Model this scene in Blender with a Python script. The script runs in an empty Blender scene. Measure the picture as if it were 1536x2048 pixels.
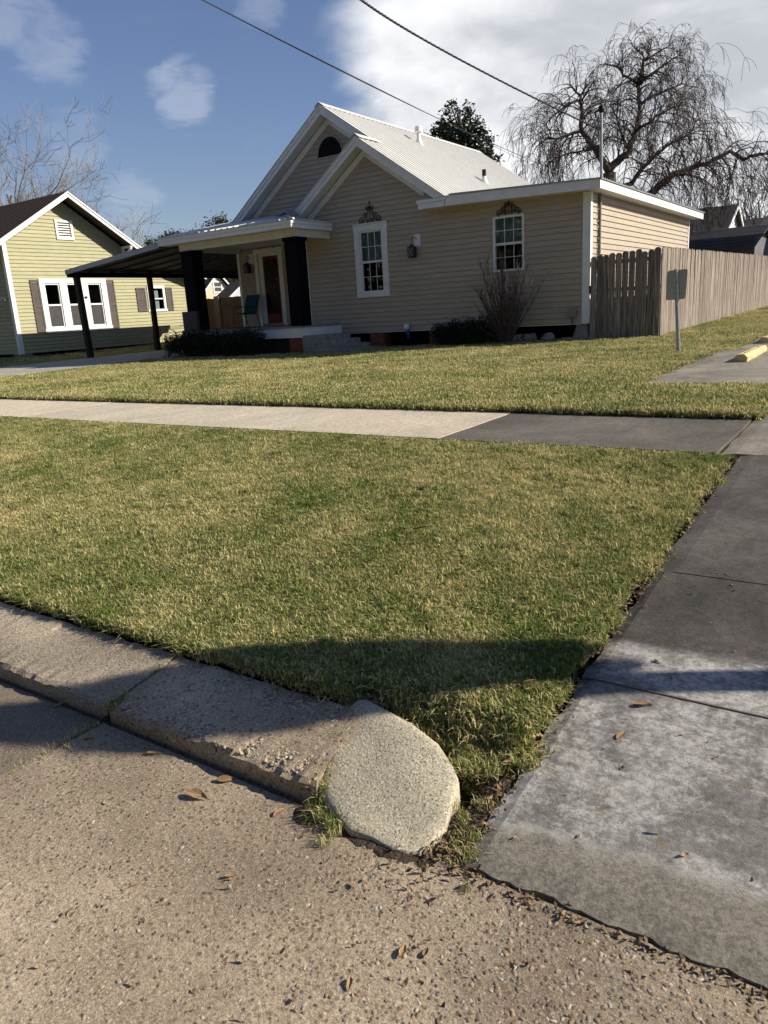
import bpy, math, random
import numpy as np
from mathutils import Vector, Matrix
random.seed(7); np.random.seed(7)
S = bpy.context.scene
COL = S.collection
R = math.radians
# ------------------------------------------------------------------ camera
CAM_Z = 0.853
def camera_axes(f, roll, pitch, vx):
    r, p = R(roll), R(pitch)
    down = np.array([math.sin(r)*math.cos(p), math.cos(r)*math.cos(p), math.sin(p)])
    a = (vx-768)/f
    d = np.array([a, -(a*down[0]+down[2])/down[1], 1.]); d /= np.linalg.norm(d)
    return np.array([np.cross(d, -down), d, -down])
MW = camera_axes(1500., 3.32, 14.92, 1814.)
cam = bpy.data.cameras.new('camera'); cam_o = bpy.data.objects.new('camera', cam); COL.objects.link(cam_o)
rx, dn, fw = MW[:, 0], MW[:, 1], MW[:, 2]
cam_o.matrix_world = Matrix(((rx[0], -dn[0], -fw[0], 0), (rx[1], -dn[1], -fw[1], 0), (rx[2], -dn[2], -fw[2], CAM_Z), (0, 0, 0, 1)))
cam.sensor_fit = 'VERTICAL'; cam.sensor_height = 36; cam.lens = 1500/2048*36
cam.clip_start = 0.05; cam.clip_end = 3000
S.camera = cam_o
S.render.resolution_x = 768; S.render.resolution_y = 1024
def ray(px, py): return MW @ np.array([(px-768)/1500., (py-1024)/1500., 1.])
def at(px, py, Y):
    r = ray(px, py); t = Y/r[1]
    return Vector((r[0]*t, Y, CAM_Z+r[2]*t))
# ------------------------------------------------------------------ light
SUN_EL, SUN_A = 29.0, 31.0            # elevation; angle from +X towards +Y
sun_dir = Vector((math.cos(R(SUN_EL))*math.cos(R(SUN_A)), math.cos(R(SUN_EL))*math.sin(R(SUN_A)), math.sin(R(SUN_EL))))
sl = bpy.data.lights.new('sun', 'SUN'); sl.energy = 5.0; sl.angle = R(0.53); sl.color = (1.0, 0.91, 0.765)
so = bpy.data.objects.new('sun', sl); COL.objects.link(so); so.location = (20, 20, 30)
so.rotation_euler = sun_dir.to_track_quat('Z', 'Y').to_euler()
W = bpy.data.worlds.new('World'); S.world = W; W.use_nodes = True
def build_world():
    nt = W.node_tree; N = nt.nodes; L = nt.links; N.clear()
    def n(t, **k):
        x = N.new(t)
        for a, b in k.items(): setattr(x, a, b)
        return x
    def math_(op, a, b=None):
        m = n('ShaderNodeMath', operation=op)
        for i, v in enumerate((a, b)):
            if v is None: continue
            if isinstance(v, (int, float)): m.inputs[i].default_value = v
            else: L.new(v, m.inputs[i])
        return m.outputs[0]
    out = n('ShaderNodeOutputWorld'); bg = n('ShaderNodeBackground'); L.new(bg.outputs[0], out.inputs[0])
    sky = n('ShaderNodeTexSky', sky_type='NISHITA', sun_disc=False)
    sky.sun_elevation = R(SUN_EL); sky.sun_rotation = R(90-SUN_A); sky.air_density = 1.25; sky.dust_density = 0.15; sky.ozone_density = 3.0
    tc = n('ShaderNodeTexCoord'); sep = n('ShaderNodeSeparateXYZ'); L.new(tc.outputs['Generated'], sep.inputs[0])
    zz = math_('ADD', math_('MAXIMUM', sep.outputs[2], 0.0), 0.22)
    cmb = n('ShaderNodeCombineXYZ'); L.new(math_('DIVIDE', sep.outputs[0], zz), cmb.inputs[0]); L.new(math_('DIVIDE', sep.outputs[1], zz), cmb.inputs[1])
    def noise(scale, detail, rough, off=0, dist=0.0):
        mp = n('ShaderNodeMapping'); mp.inputs['Location'].default_value = (off, off*.7, 0); L.new(cmb.outputs[0], mp.inputs[0])
        t = n('ShaderNodeTexNoise'); t.inputs['Scale'].default_value = scale; t.inputs['Detail'].default_value = detail; t.inputs['Roughness'].default_value = rough
        t.inputs['Distortion'].default_value = dist
        L.new(mp.outputs[0], t.inputs['Vector']); return t.outputs[0]
    def ramp(v, a, b):
        m = n('ShaderNodeMapRange', interpolation_type='SMOOTHSTEP'); L.new(v, m.inputs[0]); m.inputs[1].default_value = a; m.inputs[2].default_value = b; return m.outputs[0]
    def lobe(px, py, c0, c1):          # 1 towards a direction of the sky, 0 away from it
        d = Vector(ray(px, py)).normalized()
        v = n('ShaderNodeVectorMath', operation='DOT_PRODUCT'); nm = n('ShaderNodeVectorMath', operation='NORMALIZE')
        L.new(tc.outputs['Generated'], nm.inputs[0]); L.new(nm.outputs[0], v.inputs[0]); v.inputs[1].default_value = d
        return ramp(v.outputs['Value'], c0, c1)
    big = noise(.85, 6, .52, 3.1, .2)
    fine = noise(3.4, 7, .56, 1.7, .3)
    # the cloud bank: everything from this azimuth on to the right (east) side of the sky
    bank = lobe(1620, 60, 0.845, 0.955)
    den = math_('ADD', math_('MULTIPLY', bank, .75), math_('MULTIPLY', math_('SUBTRACT', big, .5), .75))
    den = math_('ADD', den, math_('MULTIPLY', math_('SUBTRACT', fine, .5), .30))
    fluff = noise(7.5, 7, .6, 5.3, .5)
    bank_a = ramp(den, .20, .46)
    puff = None
    for px, py, c, k in ((362, 188, .99865, .22), (95, 98, .9986, .17), (265, 395, .9988, .12), (10, 8, .9980, .18), (150, 285, .9988, .12), (520, 0, .9992, .14)):
        lb = lobe(px, py, c, 1.0001); w = math_('MULTIPLY', math_('MULTIPLY', ramp(math_('ADD', math_('MULTIPLY', lb, .42), math_('MULTIPLY', fluff, 1.3)), .70, 1.15), ramp(lb, 0., .3)), k)
        puff = w if puff is None else math_('MAXIMUM', puff, w)
    wisp = math_('MULTIPLY', ramp(noise(1.6, 8, .6, 8.2, .6), .60, .9), .10)
    cover = math_('MAXIMUM', bank_a, math_('MAXIMUM', puff, wisp))
    cover = math_('MULTIPLY', cover, ramp(sep.outputs[2], -.02, .06))
    shade = n('ShaderNodeMix', data_type='RGBA'); L.new(ramp(math_('ADD', math_('MULTIPLY', big, .75), math_('MULTIPLY', fine, .55)), .47, .76), shade.inputs[0])
    shade.inputs[6].default_value = (8.0, 8.3, 8.9, 1); shade.inputs[7].default_value = (14.5, 14.6, 14.8, 1)
    mix = n('ShaderNodeMix', data_type='RGBA'); L.new(math_('MULTIPLY', cover, .95), mix.inputs[0]); tint = n('ShaderNodeMix', data_type='RGBA', blend_type='MULTIPLY'); tint.inputs[0].default_value = 1; L.new(sky.outputs[0], tint.inputs[6]); tint.inputs[7].default_value = (1.22, 1.17, 1.40, 1); L.new(tint.outputs[2], mix.inputs[6]); L.new(shade.outputs[2], mix.inputs[7])
    L.new(mix.outputs[2], bg.inputs[0]); bg.inputs[1].default_value = 0.05
build_world()
S.view_settings.view_transform = 'Standard'; S.view_settings.look = 'None'; S.view_settings.gamma = 1
S.view_settings.use_curve_mapping = False; S.view_settings.exposure = 0.55

# ------------------------------------------------------------------ materials
MATS = {}
def material(name, col, rough=.75, var=.18, scale=6., bump=0., bscale=60., metal=0., spec=.25, stretch=(1, 1, 1), rnd=0., col2=None, lo=.35, hi=.65, coat=0., trans=0.):
    m = bpy.data.materials.new(name); m.use_nodes = True; nt = m.node_tree; N = nt.nodes; L = nt.links
    b = N['Principled BSDF']; b.inputs['Roughness'].default_value = rough; b.inputs['Metallic'].default_value = metal; b.inputs['Specular IOR Level'].default_value = spec
    if coat: b.inputs['Coat Weight'].default_value = coat
    tc = N.new('ShaderNodeTexCoord'); mp = N.new('ShaderNodeMapping'); mp.inputs['Scale'].default_value = stretch; L.new(tc.outputs['Object'], mp.inputs[0])
    no = N.new('ShaderNodeTexNoise'); no.inputs['Scale'].default_value = scale; no.inputs['Detail'].default_value = 6; no.inputs['Roughness'].default_value = .6
    oi = N.new('ShaderNodeObjectInfo')
    if rnd:
        ad = N.new('ShaderNodeVectorMath'); ad.operation = 'ADD'; sc = N.new('ShaderNodeVectorMath'); sc.operation = 'SCALE'; sc.inputs[0].default_value = (37, 53, 71)
        L.new(oi.outputs['Random'], sc.inputs['Scale']); L.new(mp.outputs[0], ad.inputs[0]); L.new(sc.outputs[0], ad.inputs[1]); vec = ad.outputs[0]
    else: vec = mp.outputs[0]
    L.new(vec, no.inputs['Vector'])
    cr = N.new('ShaderNodeValToRGB'); L.new(no.outputs[0], cr.inputs[0])
    c = np.array(col); d = np.array(col2) if col2 is not None else c
    cr.color_ramp.elements[0].position = lo; cr.color_ramp.elements[1].position = hi
    cr.color_ramp.elements[0].color = (*np.clip(c*(1-var), 0, 1), 1); cr.color_ramp.elements[1].color = (*np.clip(d*(1+var), 0, 1), 1)
    o = cr.outputs[0]
    if rnd:
        mr = N.new('ShaderNodeMapRange'); L.new(oi.outputs['Random'], mr.inputs[0]); mr.inputs[3].default_value = 1-rnd; mr.inputs[4].default_value = 1+rnd
        mx = N.new('ShaderNodeVectorMath'); mx.operation = 'SCALE'; L.new(o, mx.inputs[0]); L.new(mr.outputs[0], mx.inputs['Scale']); o = mx.outputs[0]
    L.new(o, b.inputs['Base Color'])
    if bump:
        n2 = N.new('ShaderNodeTexNoise'); n2.inputs['Scale'].default_value = bscale; n2.inputs['Detail'].default_value = 4; L.new(vec, n2.inputs['Vector'])
        bp = N.new('ShaderNodeBump'); bp.inputs['Strength'].default_value = bump; bp.inputs['Distance'].default_value = .01; L.new(n2.outputs[0], bp.inputs['Height']); L.new(bp.outputs[0], b.inputs['Normal'])
    if trans:
        t = N.new('ShaderNodeBsdfTranslucent'); L.new(o, t.inputs[0]); ms = N.new('ShaderNodeMixShader'); ms.inputs[0].default_value = trans
        L.new(b.outputs[0], ms.inputs[1]); L.new(t.outputs[0], ms.inputs[2]); L.new(ms.outputs[0], N['Material Output'].inputs[0])
    MATS[name] = m; return m
mt = material
mt('vinyl', (.405, .345, .262), .55, .06, 3, .12, 40, spec=.3, rnd=.03)
mt('vinyl_soffit', (.70, .70, .67), .6, .05, 4)
mt('white', (.74, .74, .71), .5, .06, 5, .05, 30, spec=.35)
mt('cream', (.62, .59, .47), .55, .06, 4)
mt('roof_metal', (.60, .60, .56), .45, .07, 2.5, .04, 12, spec=.45, col2=(.58, .57, .52))
mt('grey_fascia', (.34, .36, .38), .5, .05, 3, spec=.4)
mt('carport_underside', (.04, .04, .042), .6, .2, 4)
mt('black_paint', (.0035, .0035, .005), .75, .3, 6, .1, 60, spec=.08)
mt('room', (.05, .048, .045), .9, .1, 4)
mt('post_wood', (.035, .025, .018), .8, .35, 8, .4, 40, stretch=(1, 1, .15))
mt('louver', (.006, .006, .009), .6, .2, 6)
mt('iron', (.020, .013, .010), .6, .4, 30, .3, 80, metal=.2)
mt('red_door', (.15, .007, .010), .4, .2, 6)
mt('door_glass', (.012, .003, .004), .3, .6, 9, col2=(.055, .022, .022), lo=.54, hi=.66, spec=.15)
mt('curtain', (.42, .47, .47), .9, .18, 3, stretch=(6, 6, .5))
mt('brick', (.24, .085, .05), .85, .25, 14, .5, 90, rnd=.18)
mt('mortar', (.22, .17, .14), .95, .2, 20, .5, 120)
mt('block_concrete', (.26, .24, .21), .95, .25, 7, .6, 60)
mt('green_siding', (.36, .345, .20), .6, .06, 3, .15, 40, rnd=.04)
mt('shingle', (.075, .048, .035), .95, .35, 30, .8, 120, rnd=.1)
mt('shutter', (.115, .095, .085), .7, .15, 6)
mt('screen', (.055, .053, .055), .35, .15, 5, spec=.5)
mt('fence_wood', (.10, .078, .062), .92, .35, 5, .7, 40, stretch=(15, 15, .40), rnd=.28, col2=(.30, .255, .21), lo=.36, hi=.64)
mt('fence_brown', (.095, .065, .038), .9, .3, 6, .4, 30, stretch=(8, 8, .6), rnd=.15)
mt('sign_metal', (.34, .36, .38), .42, .06, 5, metal=.75, spec=.5)
mt('galvanized', (.33, .34, .34), .45, .2, 20, .1, 60, metal=.7)
mt('yellow_paint', (.60, .42, .13), .8, .3, 16, .4, 80, col2=(.62, .50, .30), lo=.3, hi=.75)
mt('teal_fabric', (.006, .075, .085), .8, .15, 8)
mt('dark_metal', (.015, .015, .017), .5, .2, 10, metal=.3)
mt('cable', (.012, .012, .014), .6, .2, 9)
mt('plastic_grey', (.23, .22, .20), .55, .1, 5)
mt('white_plastic', (.72, .73, .73), .5, .05, 5)
mt('blue_plastic', (.03, .08, .25), .5, .1, 5)
mt('bark', (.13, .105, .085), .95, .35, 7, .6, 30)
mt('bark_pale', (.22, .19, .165), .95, .3, 6, .5, 30)
mt('twig', (.085, .06, .05), .9, .3, 5)
mt('shrub_twig', (.115, .080, .060), .85, .35, 8)
mt('leaf_dark', (.028, .042, .017), .55, .5, 1.5, trans=.15, lo=.3, hi=.7)
mt('leaf_magnolia', (.030, .050, .020), .38, .45, 1.2, spec=.5, trans=.12, lo=.3, hi=.7)
mt('leaf_far', (.05, .06, .028), .7, .4, .6, trans=.1)
mt('leaf_hedge', (.020, .026, .012), .6, .5, 5, trans=.1)
mt('dry_leaf', (.25, .13, .06), .7, .35, 40, .4, 120, rnd=.35, col2=(.38, .24, .12))
mt('litter', (.10, .065, .04), .95, .4, 30, col2=(.24, .17, .10), rnd=.5)
mt('soil', (.07, .05, .034), 1., .35, 18, .9, 90)
mt('peach', (.62, .47, .35), .7, .06, 3)
mt('far_roof', (.045, .038, .034), .9, .25, 2, .3, 8)
mt('shed_roof', (.075, .07, .068), .5, .3, 1.5, stretch=(.3, 3, 3))
mt('shed_dark', (.050, .047, .046), .6, .2, 2)
mt('shed_wall', (.13, .13, .14), .7, .15, 3)
mt('far_white', (.66, .68, .70), .7, .05, 3)
mt('far_grey', (.42, .45, .50), .7, .05, 3)
def glass_material():
    m = bpy.data.materials.new('glass'); m.use_nodes = True; nt = m.node_tree; N = nt.nodes; L = nt.links; N.remove(N['Principled BSDF'])
    lw = N.new('ShaderNodeLayerWeight'); pw = N.new('ShaderNodeMath'); pw.operation = 'POWER'; L.new(lw.outputs['Facing'], pw.inputs[0]); pw.inputs[1].default_value = 5
    fr = N.new('ShaderNodeMath'); fr.operation = 'MULTIPLY_ADD'; L.new(pw.outputs[0], fr.inputs[0]); fr.inputs[1].default_value = .95; fr.inputs[2].default_value = .045
    tr = N.new('ShaderNodeBsdfTransparent'); tr.inputs[0].default_value = (.72, .77, .77, 1)
    gl = N.new('ShaderNodeBsdfGlossy'); gl.inputs['Roughness'].default_value = .02
    mx = N.new('ShaderNodeMixShader'); L.new(fr.outputs[0], mx.inputs[0]); L.new(tr.outputs[0], mx.inputs[1]); L.new(gl.outputs[0], mx.inputs[2]); L.new(mx.outputs[0], N['Material Output'].inputs[0])
    MATS['glass'] = m
glass_material()

def node_tools(m):
    nt = m.node_tree; N = nt.nodes; L = nt.links
    def put(sock, v):
        if isinstance(v, (int, float)): sock.default_value = v
        elif isinstance(v, tuple): sock.default_value = v if len(v) == len(sock.default_value) else (*v, 1)
        else: L.new(v, sock)
    def mth(op, a, b=0.0, clamp=False):
        x = N.new('ShaderNodeMath'); x.operation = op; x.use_clamp = clamp; put(x.inputs[0], a); put(x.inputs[1], b); return x.outputs[0]
    def noise(vec, s, d=5, r=.6, dist=0., stretch=None):
        if stretch:
            mp = N.new('ShaderNodeMapping'); mp.inputs['Scale'].default_value = stretch; L.new(vec, mp.inputs[0]); vec = mp.outputs[0]
        x = N.new('ShaderNodeTexNoise'); x.inputs['Scale'].default_value = s; x.inputs['Detail'].default_value = d; x.inputs['Roughness'].default_value = r; x.inputs['Distortion'].default_value = dist; L.new(vec, x.inputs['Vector']); return x.outputs[0]
    def rng(v, a, b, c=0., d=1.):
        x = N.new('ShaderNodeMapRange'); x.interpolation_type = 'SMOOTHSTEP'; put(x.inputs[0], v); x.inputs[1].default_value = a; x.inputs[2].default_value = b; x.inputs[3].default_value = c; x.inputs[4].default_value = d; return x.outputs[0]
    def mix(f, a, b, mode='MIX'):
        x = N.new('ShaderNodeMix'); x.data_type = 'RGBA'; x.blend_type = mode; put(x.inputs[0], f); put(x.inputs[6], a); put(x.inputs[7], b); return x.outputs[2]
    def voro(vec, s, feat='F1'):
        x = N.new('ShaderNodeTexVoronoi'); x.feature = feat; x.inputs['Scale'].default_value = s; L.new(vec, x.inputs['Vector']); return x
    def bump(h, st, dist, prev=None):
        x = N.new('ShaderNodeBump'); x.inputs['Strength'].default_value = st; x.inputs['Distance'].default_value = dist; L.new(h, x.inputs['Height'])
        if prev is not None: L.new(prev, x.inputs['Normal'])
        return x.outputs[0]
    geo = N.new('ShaderNodeNewGeometry'); sep = N.new('ShaderNodeSeparateXYZ'); L.new(geo.outputs['Position'], sep.inputs[0])
    return N, L, mth, noise, rng, mix, voro, bump, geo.outputs['Position'], sep
def aggregate(name, base, pale, stones, s1=70., s2=160., patch=(.6, 1.25), str_=.9):
    m = bpy.data.materials.new(name); m.use_nodes = True
    N, L, mth, noise, rng, mix, voro, bump, P, sep = node_tools(m); b = N['Principled BSDF']
    v1 = voro(P, s1); v2 = voro(P, s2)
    rnd = N.new('ShaderNodeSeparateColor'); L.new(v1.outputs['Color'], rnd.inputs[0])
    rnd2 = N.new('ShaderNodeSeparateColor'); L.new(v2.outputs['Color'], rnd2.inputs[0])
    col = mix(rng(noise(P, 1.3, 6, .65), .36, .66), base, pale)
    tone = noise(P, 90, 4, .7); col = mix(mth('MULTIPLY', rng(tone, .35, .7), .35), col, tuple(np.array(base)*.45))
    # small grit then the bigger stones
    g = mth('MULTIPLY', rng(v2.outputs['Distance'], .42, .25), rng(rnd2.outputs[0], .45, .55))
    gc = mix(rnd2.outputs[1], tuple(np.array(base)*.55), tuple(np.minimum(np.array(pale)*1.35, .85))); col = mix(mth('MULTIPLY', g, .75), col, gc)
    s = mth('MULTIPLY', rng(v1.outputs['Distance'], .40, .28), rng(rnd.outputs[0], .55, .60))
    sc = mix(rnd.outputs[1], stones[0], stones[1]); sc = mix(rng(rnd.outputs[2], .75, .8), sc, stones[2]); col = mix(mth('MULTIPLY', s, .85), col, sc)
    big = noise(P, .8, 5, .6); col = mix(1.0, col, mix(rng(big, .3, .7), (patch[0],)*3, (patch[1],)*3), 'MULTIPLY')
    v3 = voro(P, s1*.8); r3 = N.new('ShaderNodeSeparateColor'); L.new(v3.outputs['Color'], r3.inputs[0]); pit = mth('MULTIPLY', rng(v3.outputs['Distance'], .30, .12), rng(r3.outputs[0], .50, .56))
    col = mix(mth('MULTIPLY', pit, .72), col, tuple(np.array(base)*.22))
    gr = rng(noise(P, 150, 7, .9), .36, .64); col = mix(1.0, col, mix(gr, (.48,)*3, (1.42,)*3), 'MULTIPLY')
    L.new(col, b.inputs['Base Color']); b.inputs['Roughness'].default_value = .9; b.inputs['Specular IOR Level'].default_value = .2
    h = mth('ADD', mth('MULTIPLY', mth('SUBTRACT', 1., v1.outputs['Distance']), rng(rnd.outputs[0], .45, .6)), mth('MULTIPLY', g, .35))
    nrm = bump(mth('SUBTRACT', h, mth('MULTIPLY', pit, .8)), str_*.6, .005); nrm = bump(noise(P, 190, 5, .8), .8, .004, nrm); L.new(nrm, b.inputs['Normal']); MATS[name] = m
aggregate('road', (.345, .275, .195), (.53, .43, .305), ((.15, .10, .07), (.34, .23, .14), (.46, .40, .31)), 62, 150, (.72, 1.2))
aggregate('road_fine', (.27, .222, .168), (.39, .325, .245), ((.13, .10, .08), (.3, .24, .17), (.5, .46, .4)), 90, 190, (.75, 1.15), .7)
aggregate('kerb_coarse', (.38, .305, .215), (.60, .485, .335), ((.17, .11, .075), (.38, .25, .14), (.58, .50, .38)), 48, 110, (.8, 1.2), 1.)
aggregate('kerb_worn', (.40, .33, .245), (.66, .56, .41), ((.13, .10, .08), (.36, .28, .2), (.55, .5, .43)), 85, 170, (.75, 1.2), .8)
aggregate('kerb_patch', (.54, .475, .345), (.64, .575, .43), ((.24, .21, .165), (.5, .46, .38), (.72, .68, .58)), 100, 210, (.85, 1.12), .8)
def concrete(name, base, pale, streak=(1.2, .25, 1), k=.8, dark=.5):
    m = bpy.data.materials.new(name); m.use_nodes = True
    N, L, mth, noise, rng, mix, voro, bump, P, sep = node_tools(m); b = N['Principled BSDF']
    col = mix(rng(noise(P, 1.1, 7, .68, .4), .33, .68), base, pale)
    col = mix(mth('MULTIPLY', rng(noise(P, 4., 6, .7, .3, streak), .45, .75), .45), col, tuple(np.array(base)*dark))
    col = mix(mth('MULTIPLY', rng(noise(P, 55, 3, .7), .5, .75), .35), col, tuple(np.array(base)*.5))
    col = mix(mth('MULTIPLY', rng(noise(P, 140, 2, .5), .62, .7), .5), col, tuple(np.minimum(np.array(pale)*1.4, .8)))
    gr = rng(noise(P, 120, 7, .9), .34, .66); col = mix(1.0, col, mix(gr, (.62,)*3, (1.34,)*3), 'MULTIPLY')
    col = mix(1.0, col, mix(rng(noise(P, 24, 6, .75), .35, .65), (.80,)*3, (1.16,)*3), 'MULTIPLY')
    L.new(col, b.inputs['Base Color']); b.inputs['Roughness'].default_value = .88; b.inputs['Specular IOR Level'].default_value = .22
    L.new(bump(noise(P, 170, 5, .8), k, .003), b.inputs['Normal']); MATS[name] = m
    return N, L, mth, noise, rng, mix, P, sep, b, col
concrete('sidewalk_pale', (.58, .50, .36), (.68, .595, .44), k=.35, dark=.75)
concrete('sidewalk_mid', (.50, .435, .33), (.61, .535, .41), k=.35, dark=.75)
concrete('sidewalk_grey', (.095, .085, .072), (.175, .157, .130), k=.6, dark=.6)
concrete('lot_concrete', (.17, .15, .12), (.32, .285, .23), k=.5, dark=.55)
concrete('drive_pale', (.36, .33, .28), (.46, .43, .36), k=.3, dark=.75)
def driveway_material():           # dark weathered slab with a pale worn band of old paint and laitance at the apron
    N, L, mth, noise, rng, mix, P, sep, b, col = concrete('driveway', (.058, .053, .047), (.135, .124, .108), (1, 1, 1), .9, .55)
    d = mth('ADD', sep.outputs[1], mth('MULTIPLY', sep.outputs[0], -.06))
    d = mth('ADD', d, mth('MULTIPLY', mth('SUBTRACT', noise(P, 3.2, 7, .7), .5), .16))
    band = mth('MULTIPLY', rng(d, 1.60, 1.64), rng(d, 2.66, 2.58))
    big = noise(P, 3.4, 9, .68, .35); scr = noise(P, 9, 7, .7, .2, (.35, 2.2, 1)); spk = noise(P, 75, 5, .75)
    worn = rng(mth('ADD', mth('ADD', mth('MULTIPLY', big, .9), mth('MULTIPLY', scr, .42)), mth('MULTIPLY', spk, .34)), .73, .89)
    pale = mix(rng(noise(P, 38, 6, .8), .35, .65), (.24, .225, .20), (.56, .54, .50))
    c = mix(mth('MULTIPLY', band, mth('ADD', mth('MULTIPLY', worn, .62), .34)), col, pale)
    tan = mth('MULTIPLY', band, rng(noise(P, 4.2, 5, .6, .6, (.7, 1.6, 1)), .665, .70)); c = mix(mth('MULTIPLY', tan, .85), c, mix(spk, (.14, .10, .055), (.36, .27, .15)))
    edge = mth('MULTIPLY', mth('MULTIPLY', rng(d, 1.575, 1.60), rng(d, 1.65, 1.62)), rng(noise(P, 6, 5, .7), .45, .55)); c = mix(mth('MULTIPLY', edge, .7), c, (.50, .48, .43))
    apron = rng(d, 1.64, 1.60); c = mix(mth('MULTIPLY', apron, .8), c, mix(rng(noise(P, 60, 7, .85), .36, .64), (.15, .133, .105), (.37, .335, .27)))
    st = mth('MULTIPLY', rng(noise(P, 2.0, 5, .6), .58, .75), .4); c = mix(st, c, mix(0.0, (.05, .046, .042), (.05, .046, .042)))
    L.new(c, b.inputs['Base Color'])
driveway_material()
def grass_material(name, green, straw, bias, attr=True):
    m = bpy.data.materials.new(name); m.use_nodes = True
    N, L, mth, noise, rng, mix, voro, bump, P, sep = node_tools(m); b = N['Principled BSDF']
    f = mth('ADD', mth('MULTIPLY', noise(P, .6, 4, .6), .95), mth('MULTIPLY', noise(P, 2.6, 5, .65), .85)); f = mth('SUBTRACT', f, .27)
    f = mth('ADD', f, mth('MULTIPLY', noise(P, 14, 3, .6), .25))
    if attr:
        a = N.new('ShaderNodeAttribute'); a.attribute_name = 'tone'; f = mth('ADD', f, mth('MULTIPLY', mth('SUBTRACT', a.outputs['Fac'], .5), .70))
        oi = N.new('ShaderNodeObjectInfo'); f = mth('ADD', f, mth('MULTIPLY', mth('SUBTRACT', oi.outputs['Random'], .5), .16))
    # the far lawn is drier
    f = mth('ADD', f, mth('ADD', bias, rng(sep.outputs[1], 2., 12., -.03, .05)))
    col = mix(rng(f, .52, 1.04), green, straw)
    L.new(col, b.inputs['Base Color']); b.inputs['Roughness'].default_value = .75; b.inputs['Specular IOR Level'].default_value = .12
    if attr:
        t = N.new('ShaderNodeBsdfTranslucent'); L.new(col, t.inputs[0]); ms = N.new('ShaderNodeMixShader'); ms.inputs[0].default_value = .25
        L.new(b.outputs[0], ms.inputs[1]); L.new(t.outputs[0], ms.inputs[2]); L.new(ms.outputs[0], N['Material Output'].inputs[0])
    else: L.new(bump(noise(P, 60, 4, .7), 1., .02), b.inputs['Normal'])
    MATS[name] = m
grass_material('grass', (.135, .195, .040), (.70, .59, .30), .01)
grass_material('ground', (.030, .036, .012), (.095, .075, .038), -.02, False)

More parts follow.
